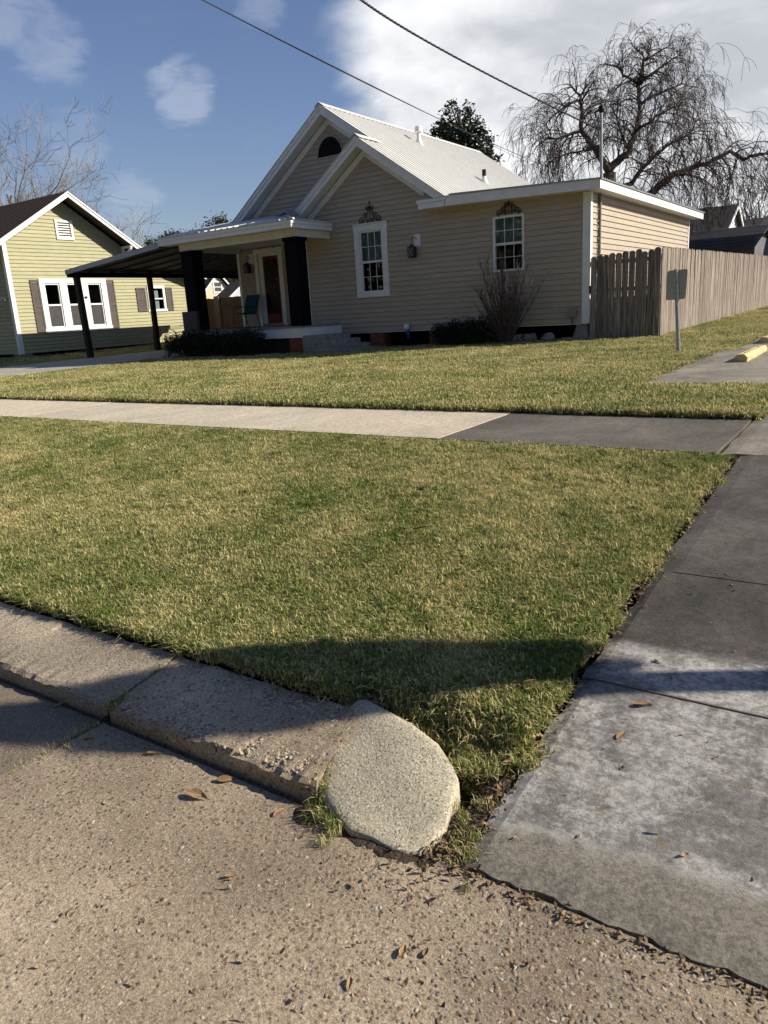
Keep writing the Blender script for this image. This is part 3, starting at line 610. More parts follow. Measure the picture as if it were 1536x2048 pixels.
sash_window(house, F2, *WP, .10, 1, 1, (0., 1.), .035, .04)
def half_round():
    c = (-13.77, 5.16); v = sub('gable_vent', house, (c[0], YB, c[1])); n = 20
    arc = [(c[0]+.43*math.cos(math.pi*i/n), c[1]+.49*math.sin(math.pi*i/n)) for i in range(n+1)]
    MB().pxz(arc, YB-.03, YB+.02).build('backing', 'louver', v)
    arc2 = [(c[0]+.455*math.cos(math.pi*i/n), c[1]+.515*math.sin(math.pi*i/n)) for i in range(n+1)]
    mb = MB()
    for i in range(n): mb.pxz([arc[i], arc2[i], arc2[i+1], arc[i+1]], YB-.05, YB-.005)
    mb.build('surround', 'vinyl', v)
    for k in range(1, 9):
        z = c[1]+.052*k; hw = .43*math.sqrt(max(0, 1-((z-c[1]+.02)/.49)**2)) - .01
        if hw > .03: MB().prism([(c[0]-hw, YB-.052, z-.025), (c[0]-hw, YB-.03, z+.012), (c[0]-hw, YB-.03, z+.002)], [(c[0]+hw, YB-.052, z-.025), (c[0]+hw, YB-.03, z+.012), (c[0]+hw, YB-.03, z+.002)]).build('slat', 'louver', v)
    MB().box(c[0]-.46, c[0]+.46, YB-.045, YB-.002, c[1]-.035, c[1]-.004).build('sill', 'vinyl', v)
half_round()
def door():
    d = sub('door', house, (-16.4, YB, .62))
    for a in ((-17.02, -16.89, .62, 2.80), (-15.99, -15.87, .62, 2.80), (-17.04, -15.85, 2.80, 2.94)): wbox(MB(), F2, *a, 0, .04).build('casing', 'white', d)
    wbox(MB(), F2, -16.89, -16.72, .64, 2.80, -.10, -.01).build('jamb', 'white', d); wbox(MB(), F2, -16.08, -15.99, .64, 2.80, -.10, -.01).build('jamb', 'white', d)
    wbox(MB(), F2, -16.72, -16.08, .70, 2.72, -.07, -.03).build('panel', 'red_door', d); wbox(MB(), F2, -16.89, -15.99, 2.72, 2.80, -.10, -.012).build('jamb', 'white', d)
    wbox(MB(), F2, -16.66, -16.16, .98, 2.62, -.03, -.024).build('pane', 'door_glass', d)
    wbox(MB(), F2, -16.89, -15.99, .62, .70, -.10, .05).build('threshold', 'plastic_grey', d)
    MB().tube([fr_front(YB)(-16.12, 1.62, -.02), fr_front(YB)(-16.12, 1.62, .03), fr_front(YB)(-16.12, 1.5, .04)], .014, 8).build('handle', 'iron', d)
door()
def porch():
    p = sub('porch', house, (-15.4, 16.8, 0)); fl = p
    for k in range(19):
        y = 15.66+k*.1415; MB().box(-17.72, -13.07 if y < 17.35 else -14.26, y, y+.1385, .575, .612).build('deck_plank', 'plastic_grey', fl)
    MB().box(-17.7, -13.10, 15.70, 15.73, .315, .573).build('skirt_board', 'white', p); MB().box(-13.128, -13.098, 15.732, 17.42, .345, .573).build('skirt_board', 'white', p)
    MB().box(-17.6, -13.2, 15.8, 15.84, -.25, .31).build('shade_board', 'post_wood', p)
    for x0, x1, nm in ((-13.66, -13.25, 'column'), (-17.62, -17.17, 'column')):
        c = p; MB().box(x0, x1, 15.90, 16.30, .613, 2.868).build('column', 'black_paint', c, bevel=.006)
        MB().box(x0-.03, x1+.03, 15.87, 16.33, 2.78, 2.866).build('column_capital', 'black_paint', c)
        if x0 < -17: MB().box(x0-.07, x1+.07, 15.75, 15.86, -.15, 1.18).build('column_base', 'shed_dark', c)
    MB().box(-17.72, -13.30, 15.96, 16.11, 2.872, 3.066).build('beam', 'cream', p); MB().box(-13.452, -13.302, 16.112, 17.44, 2.872, 3.066).build('beam', 'cream', p)
    MB().box(-17.72, -17.57, 16.112, YB-.03, 2.872, 3.066).build('beam', 'cream', p)
    MB().box(-17.56, -13.46, 16.115, YB-.02, 2.99, 3.01).build('ceiling', 'vinyl_soffit', p)
    MB().box(-18.3, -13.22, 15.725, 16.115, 3.068, 3.085).build('soffit', 'vinyl_soffit', p); MB().box(-13.30, -13.222, 16.117, 17.44, 3.068, 3.085).build('soffit', 'vinyl_soffit', p)
    for z0, z1, q in ((3.075, 3.17, .0), (3.174, 3.262, .014)):
        MB().box(-18.30, -13.20+q, 15.70-q, 15.722, z0, z1).build('fascia', 'white', p); MB().box(-13.219, -13.196+q, 15.724, 17.435, z0, z1+.0).build('fascia', 'white', p)
    # hipped metal roof, one ribbed sheet piece per rib spacing
    e = 3.268; sl_ = .205
    yw = YB-.02
    k = 0; x = -18.30
    while x < -13.20:
        x1 = min(x+.2286, -13.17); xm = (x+x1)/2; ytop = min(yw, 15.68+(-13.17-xm)) if xm > -15.9 else yw
        if xm > -14.36: ytop = min(ytop, 17.43)
        f = lambda y: e+sl_*(y-15.68)
        MB().prism([(x, 15.66, f(15.66)), (x1, 15.66, f(15.66)), (x1, 15.66, f(15.66)+.004), (x+.19, 15.66, f(15.66)+.004), (x+.17, 15.66, f(15.66)+.03), (x+.13, 15.66, f(15.66)+.03), (x+.11, 15.66, f(15.66)+.004), (x, 15.66, f(15.66)+.004)],
                   [(x, ytop, f(ytop)), (x1, ytop, f(ytop)), (x1, ytop, f(ytop)+.004), (x+.19, ytop, f(ytop)+.004), (x+.17, ytop, f(ytop)+.03), (x+.13, ytop, f(ytop)+.03), (x+.11, ytop, f(ytop)+.004), (x, ytop, f(ytop)+.004)]).build('roof_sheet', 'roof_metal', p); x = x1
    y = 15.68
    while y < 17.42:
        y1 = min(y+.2286, 17.43); ym = (y+y1)/2; xt = -13.17-(ym-15.68); g = lambda x_: e+sl_*(-13.17-x_)
        MB().prism([(-13.15, y, e-.004), (-13.15, y1, e-.004), (-13.15, y1, e), (-13.15, y+.15, e), (-13.15, y+.12, e+.022), (-13.15, y+.09, e+.022), (-13.15, y+.06, e), (-13.15, y, e)],
                   [(xt, y, g(xt)-.004), (xt, y1, g(xt)-.004), (xt, y1, g(xt)), (xt, y+.15, g(xt)), (xt, y+.12, g(xt)+.022), (xt, y+.09, g(xt)+.022), (xt, y+.06, g(xt)), (xt, y, g(xt))]).build('roof_sheet', 'roof_metal', p); y = y1
    MB().tube([(-13.17, 15.67, e+.02), (-14.9, 17.42, e+.02+sl_*1.74)], .05, 6).build('hip_cap', 'galvanized', p)
    MB().bar((-14.5, 17.2, e+.46), (-13.9, 16.7, e+.24), .30, .015).build('flashing', 'galvanized', p)
    MB().bar((-15.1, 17.3, e+.40), (-14.4, 17.0, e+.36), .26, .012).build('flashing', 'galvanized', p)
porch()
def piers():
    def pier(x0, x1, y0, y1, z0, z1):
        pr = sub('pier', house, ((x0+x1)/2, y0, z0)); MB().box(x0+.012, x1-.012, y0+.012, y1-.012, z0, z1).build('mortar_core', 'mortar', pr)
        h = .066; n = int((z1-z0)/h); hh = (z1-z0)/n
        for k in range(n):
            xs = [x0, x0+.2, x0+.4, x1] if k % 2 else [x0, x0+.1, x0+.3, x1]
            xs = [v for v in xs if v <= x1-.04]+[x1]
            for a, b in zip(xs[:-1], xs[1:]):
                j = random.uniform(-.004, .003); MB().box(a+.005, b-.005, y0+j, y0+.09, z0+k*hh+.005, z0+(k+1)*hh-.005).build('brick', 'brick', pr)
            for sx in (x1,):
                for a, b in ((y0+.095, y0+.19), (y0+.2, y1)): MB().box(sx-.09, sx+random.uniform(-.003, .003), a+.005, b-.005, z0+k*hh+.005, z0+(k+1)*hh-.005).build('brick', 'brick', pr)
    pier(-12.18, -11.72, YF+.02, YF+.42, -.14, .33); pier(-10.28, -9.84, YF+.02, YF+.42, -.14, .33); pier(-13.64, -13.12, 15.76, 16.2, -.14, .31)
    pier(-8.5, -8.1, YF+.02, YF+.42, -.14, .33)
    MB().prism([(-6.42, YF+.0, -.1), (-6.02, YF+.0, -.1), (-6.02, YF+.4, -.1), (-6.42, YF+.4, -.1)], [(-6.30, YF+.04, .325), (-6.06, YF+.04, .325), (-6.06, YF+.34, .325), (-6.30, YF+.34, .325)]).build('pier', 'block_concrete', house)
    MB().box(-6.62, -5.98, YF-.10, YF+.45, -.12, .03).build('pier_footing', 'block_concrete', house)
    wbox(MB(), F1, -6.485, -6.275, .485, .725, .018, .10).build('cable_box', 'plastic_grey', house, bevel=.008)
    MB().tube([(-6.38, YF-.05, .49), (-6.38, YF-.06, .30), (-6.36, YF-.02, .12)], .012, 6).build('cable', 'cable', house)
    MB().tube([(XR+.05, 18.0, 3.16), (XR+.05, 18.0, .2)], .030, 10).build('conduit', 'plastic_grey', house)
    mb = MB(); ps = [(XR+.035+.012*math.sin(i*1.9), 17.90+.012*math.sin(i*2.3+1), 3.1-i*.1) for i in range(28)]; mb.tube(ps, .009, 5); mb.build('cable', 'cable', house)
piers()
def steps():
    s = thing('concrete_steps', (-12.6, 15.7, -.06), 'grey concrete block steps rising to the porch from the lawn', 'steps')
    MB().box(-13.09, -12.42, 15.66, 16.9, -.14, .36).build('step', 'block_concrete', s, bevel=.01); MB().box(-13.06, -12.12, 15.62, 16.93, -.14, .232).build('step', 'block_concrete', s, bevel=.01)
    MB().box(-12.95, -11.82, 15.58, 16.95, -.14, .10).build('step', 'block_concrete', s, bevel=.01); MB().box(-12.9, -11.45, 15.5, 16.97, -.16, -.015).build('footing', 'block_concrete', s, bevel=.01)
    for k, x in enumerate((-8.15, -7.75, -7.35, -6.95, -7.5)):
        n = 9; z0 = gz(x, YF)-.02; o = MB(); r = .14+.05*math.sin(k*2.2); o.lathe([(r*.9, 0), (r, .06), (r*.9, .13+.02*k % .05), (r*.45, .19)], (x, YF-.02-.05*(k % 2), z0), 7)
        o.v = [(a+random.uniform(-.03, .03), b+random.uniform(-.03, .03), c+random.uniform(-.015, .015)) for a, b, c in o.v]
        tag(o.build('rubble_block', 'block_concrete'), 'broken grey concrete lump lying under the house edge by the corner pier', 'rubble', 'concrete lumps under the house edge')
steps()
# ------------------------------------------------------------------ carport
def carport():
    c = thing('carport', (-20.5, 18, -.1), 'grey lean-to carport on dark posts at the left of the tan house', 'carport')
    xa, xb = -17.80, -22.96
    def zt(x): return 3.17+(x+18.30)*(3.17-2.76)/4.66
    f = lambda x0, x1, y0, y1, a, b: MB().prism([(x0, y0, zt(x0)-a), (x1, y0, zt(x1)-a), (x1, y0, zt(x1)-b), (x0, y0, zt(x0)-b)], [(x0, y1, zt(x0)-a), (x1, y1, zt(x1)-a), (x1, y1, zt(x1)-b), (x0, y1, zt(x0)-b)])
    f(xb, -18.305, 15.70, 15.73, .0, .145).build('fascia', 'grey_fascia', c); MB().box(xb-.02, xb-.001, 15.70, 24.2, zt(xb)-.145, zt(xb)).build('fascia', 'grey_fascia', c)
    y = 15.735; k = 0
    while y < 24.1:
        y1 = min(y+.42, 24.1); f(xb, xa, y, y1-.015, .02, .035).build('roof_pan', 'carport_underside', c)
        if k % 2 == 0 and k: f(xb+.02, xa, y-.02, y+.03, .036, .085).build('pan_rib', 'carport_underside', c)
        y = y1; k += 1
    MB().box(-22.98, -22.84, 15.74, 24.1, zt(-22.9)-.24, zt(-22.9)-.09).build('beam', 'black_paint', c)
    MB().bar((-22.75, 16.02, gz(-22.75, 16)-.05), (-22.87, 16.02, zt(-22.9)-.10), .165).build('post', 'post_wood', c); MB().bar((-22.92, 19.05, gz(-22.9, 19)-.05), (-22.9, 19.05, zt(-22.9)-.10), .15).build('post', 'post_wood', c)
    MB().bar((-23.06, 19.05, gz(-22.9, 19)-.05), (-22.99, 19.05, .75), .06, .12).build('brace_plank', 'fence_brown', c)
carport()
# ------------------------------------------------------------------ green clapboard neighbour
def green_house():
    h = thing('clapboard_house', (-30, 18, 0), 'pale green clapboard house with brown shingle roof, white trim and grey shutters', 'house')
    XL = -26.0; E = fr_east(XL); XK = -25.35
    pk = at(134, 383, 18.1); py, pz = 17.92, 5.67
    sl_ = .612
    def roofz(y): return pz-sl_*abs(y-py) if y < 20.8 else pz-sl_*(20.8-py)-.315*(y-20.8)
    def lo(z): return 15.50
    def hi(z): return 24.0
    rows = .1285; z = .12
    cas3 = (16.61, 19.45, .78, 2.69); op = [(16.80, 17.42, .95, 2.55), (17.70, 18.31, .95, 2.55), (18.59, 19.21, .95, 2.55), (21.52, 22.20, 1.50, 2.33), (17.70, 18.28, 4.16, 4.68)]
    def lo2(z): return max(15.50, py-(pz-.20-z)/sl_)
    def hi2(z):
        zk = pz-sl_*(20.8-py)-.20
        return py+(pz-.20-z)/sl_ if z > zk else min(24.1, 20.8+(zk-z)/.315)
    siding(h, E, .12, pz-.22, rows, lo2, hi2, op, 'green_siding', .026)
    siding(h, fr_front(15.50), .12, 3.80, rows, lambda z: -36, lambda z: XL-.01, [(-28.1, -27.35, 1.0, 2.6)], 'green_siding', .026)
    MB().box(-36.1, -36, 15.5, 24.1, -.2, 3.8).build('wall', 'green_siding', h); MB().box(-36, XL-.02, 24.0, 24.1, -.2, 2.9).build('wall', 'green_siding', h)
    MB().box(-36, XL-.03, 15.53, 24.0, .2, .3).build('floor', 'post_wood', h); MB().box(-36, XL-.6, 16.1, 23.5, -.2, .2).build('wall', 'post_wood', h)
    MB().box(-29.5, -29.4, 15.53, 24.0, .31, 3.4).build('wall', 'shutter', h)
    MB().box(-36, XL-.03, 15.53, 21.5, 3.4, 3.45).build('ceiling', 'shutter', h)
    MB().box(XL-.12, XL+.03, 15.465, 15.498, .10, 3.86).build('corner_board', 'white', h); MB().box(XL+.002, XL+.03, 15.50, 15.62, .10, 3.90).build('corner_board', 'white', h)
    # roof: two slopes plus the flatter tail, shingle courses as real laps
    def courses(y0, z0, y1, z1, x0, x1):
        n = int(math.hypot(y1-y0, z1-z0)/.14); mb = MB(); nz = (y1-y0)/math.hypot(y1-y0, z1-z0); ny = -(z1-z0)/math.hypot(y1-y0, z1-z0)
        if nz < 0: ny, nz = -ny, -nz
        for k in range(n):
            a, b = k/n, (k+1)/n; ya, za, yb, zb = y0+(y1-y0)*a, z0+(z1-z0)*a, y0+(y1-y0)*b, z0+(z1-z0)*b
            mb.prism([(x0, ya, za), (x0, ya+ny*.003, za+nz*.003), (x0, yb+ny*.014, zb+nz*.014), (x0, yb, zb)], [(x1, ya, za), (x1, ya+ny*.003, za+nz*.003), (x1, yb+ny*.014, zb+nz*.014), (x1, yb, zb)])
        tag(mb.build('shingle_courses', 'shingle', h), kind='stuff')
    zk = roofz(20.8)
    ye = 14.75
    courses(py, pz, ye, roofz(ye), -37, XK); courses(py, pz, 20.8, zk, -37, XK); courses(20.8, zk, 24.2, zk-.315*3.4, -37, XK)
    top = [(ye, roofz(ye)), (py, pz), (20.8, zk), (24.2, zk-.315*3.4)]
    for (a, b) in zip(top[:-1], top[1:]):
        MB().pyz([(a[0], a[1]-.02), (b[0], b[1]-.02), (b[0], b[1]-.19), (a[0], a[1]-.19)], XK-.03, XK).build('rake_board', 'white', h)
        MB().pyz([(a[0], a[1]-.001), (b[0], b[1]-.001), (b[0], b[1]-.06), (a[0], a[1]-.06)], XK+.003, XK+.025).build('rake_trim', 'white', h)
        MB().pyz([(a[0], a[1]-.03), (b[0], b[1]-.03), (b[0], b[1]-.06), (a[0], a[1]-.06)], XL-.02, XK-.031).build('soffit', 'shutter', h)
        MB().pyz([(a[0], a[1]-.03), (b[0], b[1]-.03), (b[0], b[1]-.05), (a[0], a[1]-.05)], -37, XL-.021).build('roof_deck', 'post_wood', h)
    for y in (20.45,):
        z = roofz(y)-.20; b = sub('knee_brace', h, (XL, y, z-.4))
        MB().box(XL+.02, XK-.035, y-.05, y+.05, z-.08, z+.0).build('arm', 'white', b); MB().box(XL+.021, XL+.11, y-.05, y+.05, z-.50, z-.082).build('leg', 'white', b); MB().bar((XL+.07, y, z-.46), (XK-.08, y, z-.10), .09, .08).build('strut', 'white', b)
    # triple window
    w = sub('triple_window', h, (XL, 18.03, .78))
    for a in ((16.61, 19.45, 2.55, 2.70), (16.58, 19.48, .78, .95), (16.61, 16.80, .95, 2.55), (17.42, 17.70, .95, 2.55), (18.31, 18.59, .95, 2.55), (19.21, 19.45, .95, 2.55)): wbox(MB(), E, *a, .0, .055).build('casing', 'white', w)
    for a, b in ((16.80, 17.42), (17.70, 18.31), (18.59, 19.21)):
        mb = MB()
        for q in ((a, a+.05, .95, 2.55), (b-.05, b, .95, 2.55), (a+.05, b-.05, 2.49, 2.55), (a+.05, b-.05, .95, 1.01)): wbox(mb, E, *q, -.05, .02)
        mb.build('sash', 'white', w); wbox(MB(), E, a+.05, b-.05, 1.74, 1.80, -.04, .015).build('meeting_rail', 'white', w)
        wbox(MB(), E, a+.05, b-.05, 1.80, 2.49, -.03, -.024).build('pane', 'glass', w); wbox(MB(), E, a+.05, b-.05, 1.01, 1.74, -.015, -.010).build('screen', 'screen', w)
    MB().prism(*[[(XL+q, 18.45+.07*math.cos(t), 2.02+.045*math.sin(t)) for t in np.linspace(0, 2*math.pi, 13)[:-1]] for q in (.056, .07)]).build('plaque', 'iron', w)
    w2 = sub('window', h, (XL, 21.85, 1.4))
    for a in ((21.40, 22.31, 2.33, 2.44), (21.36, 22.35, 1.40, 1.50), (21.40, 21.52, 1.50, 2.33), (22.20, 22.31, 1.50, 2.33)): wbox(MB(), E, *a, .0, .05).build('casing', 'white', w2)
    wbox(MB(), E, 21.52, 22.20, 1.89, 1.94, -.03, .02).build('meeting_rail', 'white', w2); wbox(MB(), E, 21.52, 22.20, 1.50, 2.33, -.03, -.025).build('pane', 'glass', w2)
    wbox(MB(), E, 21.52, 22.04, 1.50, 2.33, -.09, -.08).build('blind', 'white', w2)
    def shutter(u0, u1, v0, v1):
        s = sub('shutter', h, (XL, (u0+u1)/2, v0))
        for a in ((u0, u0+.05, v0, v1), (u1-.05, u1, v0, v1), (u0+.05, u1-.05, v1-.06, v1), (u0+.05, u1-.05, v0, v0+.06), (u0+.05, u1-.05, (v0+v1)/2-.03, (v0+v1)/2+.03)): wbox(MB(), E, *a, .02, .05).build('rail', 'shutter', s)
        mb = MB(); z = v0+.07
        while z < v1-.08:
            mb.prism([E(u0+.05, z, .045), E(u0+.05, z+.035, .025), E(u0+.05, z+.028, .022)], [E(u1-.05, z, .045), E(u1-.05, z+.035, .025), E(u1-.05, z+.028, .022)]); z += .04
        tag(mb.build('slats', 'shutter', s), kind='stuff'); wbox(MB(), E, u0+.05, u1-.05, v0+.06, v1-.06, .018, .021).build('backing', 'shutter', s)
    shutter(16.26, 16.60, .83, 2.66); shutter(19.47, 19.81, .83, 2.66); shutter(20.84, 21.30, 1.42, 2.36); shutter(22.36, 22.70, 1.42, 2.36)
    v = sub('gable_vent', h, (XL, 18, 4.1))
    for a in ((17.63, 18.35, 4.68, 4.76), (17.63, 18.35, 4.08, 4.16), (17.63, 17.72, 4.16, 4.68), (18.26, 18.35, 4.16, 4.68)): wbox(MB(), E, *a, 0, .05).build('frame', 'white', v)
    for k in range(6):
        z = 4.165+k*.086; MB().prism([E(17.72, z, .04), E(17.72, z+.055, -.02), E(17.72, z+.04, -.025)], [E(18.26, z, .04), E(18.26, z+.055, -.02), E(18.26, z+.04, -.025)]).build('slat', 'white', v)
    wbox(MB(), E, 17.70, 18.28, 4.16, 4.68, -.08, -.06).build('backing', 'louver', v)
    for y in (15.72, 18.4, 21.2, 23.8): MB().box(XL-.45, XL-.02, y-.25, y+.22, -.12, .12).build('pier', 'block_concrete', h)
    wf = fr_front(15.50); wbox(MB(), wf, -28.1, -27.35, 1.0, 2.6, -.06, .02).build('window', 'screen', h)
    MB().tube([(XL-.6, 15.42, 2.05), (XL-.2, 15.36, 2.07), (XL-.17, 15.36, 1.98)], .02, 6).build('spigot', 'white_plastic', h)
green_house()
# ------------------------------------------------------------------ fence round the back yard, tan house side
def picket_mesh(w=.138, h=1.83, t=.018):
    c = .035; m = MB().pxz([(-w/2, 0), (w/2, 0), (w/2, h-c), (w/2-c, h), (-w/2+c, h), (-w/2, h-c)], -t/2, t/2)
    me = bpy.data.meshes.new('picket'); me.from_pydata(m.v, [], m.f); me.materials.append(MATS['fence_wood']); return me
def fence():
    f = thing('privacy_fence', (-4.42, YF, 0), 'weathered grey wooden privacy fence of dog-eared pickets beside the tan house', 'fence')
    me = picket_mesh()
    def pk(x, y, rz, hs, dz=0):
        o = bpy.data.objects.new('picket', me); COL.objects.link(o); o.parent = f; o.location = Vector((x, y, gz(x, y)+dz-.02))-f.location
        o.rotation_euler = (random.uniform(-.006, .006), random.uniform(-.008, .008), rz); o.scale = (random.uniform(.93, .99), 1, hs)
    n = 11
    for i in range(n):
        x = -5.97+(i+.5)*(1.55/n)
        pk(x+random.uniform(-.003, .003), YF-.02+random.uniform(-.004, .004), 0, 1.0+random.uniform(-.015, .02)+.012*i/n, .01)
    y = YF+.07; i = 0
    while y < 44:
        pk(-4.415+random.uniform(-.003, .003), y, R(90), 1.035+random.uniform(-.006, .006)); y += .1415; i += 1
    for z in (.35, 1.0, 1.6):
        MB().box(-5.97, -4.46, YF+.0, YF+.04, z, z+.085).build('rail', 'fence_wood', f); MB().prism([(-4.47, YF+.05, z), (-4.428, YF+.05, z), (-4.428, YF+.05, z+.085), (-4.47, YF+.05, z+.085)], [(-4.47, 44, z+.3), (-4.428, 44, z+.3), (-4.428, 44, z+.385), (-4.47, 44, z+.385)]).build('rail', 'fence_wood', f)
    for y in np.arange(YF+.1, 44, 2.4): MB().box(-4.56, -4.472, y, y+.09, gz(-4.7, y)-.05, gz(-4.7, y)+1.75).build('post', 'fence_wood', f)
    MB().box(-5.99, -5.96, YF-.05, YF-.032, 1.0, 1.16).build('latch', 'iron', f)
fence()
def back_fence():
    # brown fence seen below the carport roof
    Y0 = 24.35; f = thing('board_fence', (-22, Y0, 0), 'brown board fence behind the carport, closing the back yard', 'fence')
    x0, x1 = -25.9, -17.75; x = x0
    while x < x1:
        MB().box(x, x+.135, Y0-.02, Y0, -.1, 1.84+random.uniform(-.015, .015)).build('board', 'fence_brown', f); x += .15
    for z in (.45, 1.45): MB().box(x0, x1, Y0-.065, Y0-.022, z, z+.09).build('rail', 'fence_brown', f)
    for x in (-25.0, -22.6): MB().box(x-.12, x+.16, Y0-.10, Y0-.07, -.1, 1.92).build('post', 'fence_wood', f)
back_fence()
# ------------------------------------------------------------------ sign, wheel stops
def sign():
    s = thing('road_sign', (-3.0, 13.14, gz(-3, 13.14)), 'blank grey back of a small sign on a leaning steel post', 'sign')
    b = Vector((-3.0, 13.14, gz(-3, 13.14)-.05)); t = Vector((-3.10, 13.14, 1.25)); d = t-b
    MB().prism([b+Vector(p) for p in ((-.032, 0, 0), (.032, 0, 0), (.032, -.012, 0), (.016, -.03, 0), (-.016, -.03, 0), (-.032, -.012, 0))], [t+Vector(p) for p in ((-.032, 0, 0), (.032, 0, 0), (.032, -.012, 0), (.016, -.03, 0), (-.016, -.03, 0), (-.032, -.012, 0))]).build('post', 'galvanized', s)
    w, h, r = .155, .23, .035; out = []
    for cx, cz, a0 in ((w-r, h-r, 0), (-w+r, h-r, 90), (-w+r, -h+r, 180), (w-r, -h+r, 270)):
        for k in range(5): a = R(a0+k*22.5); out.append((cx+r*math.cos(a), cz+r*math.sin(a)))
    c = Vector((-3.085, 13.15, 1.01)); ty = -.03; ca, sa = math.cos(R(4)), math.sin(R(4))
    pts = [[Vector((c.x+x*ca-z*ty, c.y+x*sa+q, c.z+z+x*ty*-1.0)) for x, z in out] for q in (0, .004)]
    MB().prism(*pts).build('plate', 'sign_metal', s)
    for z in (1.19, .84): MB().tube([(-3.09+(1.2-z)*.06, 13.145, z), (-3.09+(1.2-z)*.06, 13.10, z)], .009, 8).build('bolt', 'galvanized', s)
sign()
def wheel_stop(x, y, label):
    z = gz(x, y)+.012; L_ = 1.85; w = .085
    prof = [(-w, 0), (w, 0), (w, .055), (w*.5, .10), (-w*.5, .10), (-w, .055)]
    s = thing('wheel_stop', (x, y, z), label, 'wheel stop', 'wheel stops in the car park'); mb = MB(); n = 6
    rings = [[(x+px+random.uniform(-.004, .004), y+L_*i/n, z+pz+random.uniform(-.003, .003)*(pz > 0)) for px, pz in prof] for i in range(n+1)]
    for a, b in zip(rings[:-1], rings[1:]):
        o = len(mb.v); k = 6; mb.v += a+b; mb.f += [(o+j, o+(j+1) % k, o+k+(j+1) % k, o+k+j) for j in range(k)]
    mb.f += [tuple(range(5, -1, -1)), tuple(len(mb.v)-6+j for j in range(6))]
    mb.build('body', 'yellow_paint', s)
    for q in (.35, L_-.35): MB().lathe([(.012, .098), (.012, .104)], (x, y+q, z), 8).build('anchor_pin', 'dark_metal', s)
wheel_stop(-1.76, 11.2, 'faded yellow concrete wheel stop by the sign post'); wheel_stop(-1.93, 14.55, 'faded yellow concrete wheel stop farther along the fence')
# ------------------------------------------------------------------ things on the house walls
def lantern(x, z, Y, label, plate=True):
    l = thing('wall_lantern', (x, Y, z), label, 'lantern')
    if plate: MB().box(x-.005, x+.19, Y-.03, Y-.019, z-.02, z+.28).build('back_plate', 'white_plastic', l)
    ps = [(x+.09, Y-.03, z+.16)]+[(x+.09-.05+.05*math.cos(t), Y-.10, z+.17+.05*math.sin(t)) for t in np.linspace(0, 2.6, 9)]+[(x-.02, Y-.12, z+.06), (x-.02, Y-.12, z)]
    MB().tube(ps, .008, 6).build('bracket', 'iron', l); y = Y-.12; x -= .02
    MB().add([(x-.095, y-.08, z-.03), (x+.095, y-.08, z-.03), (x+.095, y+.08, z-.03), (x-.095, y+.08, z-.03), (x, y, z+.03)], [(0, 3, 2, 1), (0, 1, 4), (1, 2, 4), (2, 3, 4), (3, 0, 4)]).build('cap', 'iron', l)
    MB().box(x-.09, x+.09, y-.075, y+.075, z-.285, z-.255).build('base', 'iron', l)
    for a in (-1, 1):
        for b in (-1, 1): MB().box(x+a*.082-.006, x+a*.082+.006, y+b*.068-.006, y+b*.068+.006, z-.255, z-.03).build('corner_rod', 'iron', l)
    MB().box(x-.075, x+.075, y-.062, y+.062, z-.254, z-.032).build('glass_body', 'screen', l)
    for b in (-1,):
        MB().bar((x-.078, y+b*.07, z-.25), (x+.078, y+b*.07, z-.035), .008).build('cross_wire', 'galvanized', l); MB().bar((x+.078, y+b*.074, z-.25), (x-.078, y+b*.074, z-.035), .008).build('cross_wire', 'galvanized', l)
lantern(-10.60, 2.44, YF, 'black candle lantern hanging from a white plate on the tan wall'); lantern(-17.25, 2.55, YB, 'black porch lantern on the wall left of the red door')
def scroll(cx, z0, w, h, Y, label, tall=True):
    o = thing('wall_ornament', (cx, Y, z0), label, 'ornament'); y = Y-.035
    def spir(x, z, r, a0, turns, sgn, rad=.009):
        ps = []
        for i in range(int(26*turns)+1):
            t = i/(26*turns); a = a0+sgn*2*math.pi*turns*t; q = r*(1-.82*t); ps.append((x+q*math.cos(a), y, z+q*math.sin(a)))
        return ps
    for s in (-1, 1):
        for nm, (x, z, r, a0, tn) in {'scroll': (s*.36*w, z0+.16*h, .13*w, -math.pi/2, 1.5), 'scroll_b': (s*.20*w, z0+.36*h, .11*w, 0 if s > 0 else math.pi, 1.4), 'scroll_c': (s*.10*w, z0+.72*h, .08*w, -math.pi/2, 1.4), 'scroll_d': (s*.13*w, z0+.10*h, .07*w, math.pi/2, 1.3)}.items():
            MB().tube(spir(cx+x, z, r, a0, tn, s), .009, 5).build('scroll', 'iron', o)
        MB().tube([(cx+s*.5*w, y, z0+.02), (cx+s*.30*w, y, z0+.06*h), (cx+s*.18*w, y, z0+.22*h), (cx+s*.08*w, y, z0+.55*h), (cx+s*.02*w, y, z0+.8*h)], .009, 5).build('stem', 'iron', o)
    MB().tube([(cx, y, z0-.02*h), (cx, y, z0+h)], .010, 6).build('stem', 'iron', o); MB().lathe([(.002, -.03), (.022, 0), (.002, .04)], (cx, y, z0+h), 6).build('finial', 'iron', o)
scroll(-11.92, 3.15, .72, .50, YF, 'dark scrolled iron ornament standing tall over the cased front window'); scroll(-7.96, 2.92, .64, .30, YF, 'dark scrolled iron ornament above the window behind the bare shrub'); scroll(-16.45, 3.0, .72, .13, YB-.02, 'flat dark scrolled ornament over the red front door')
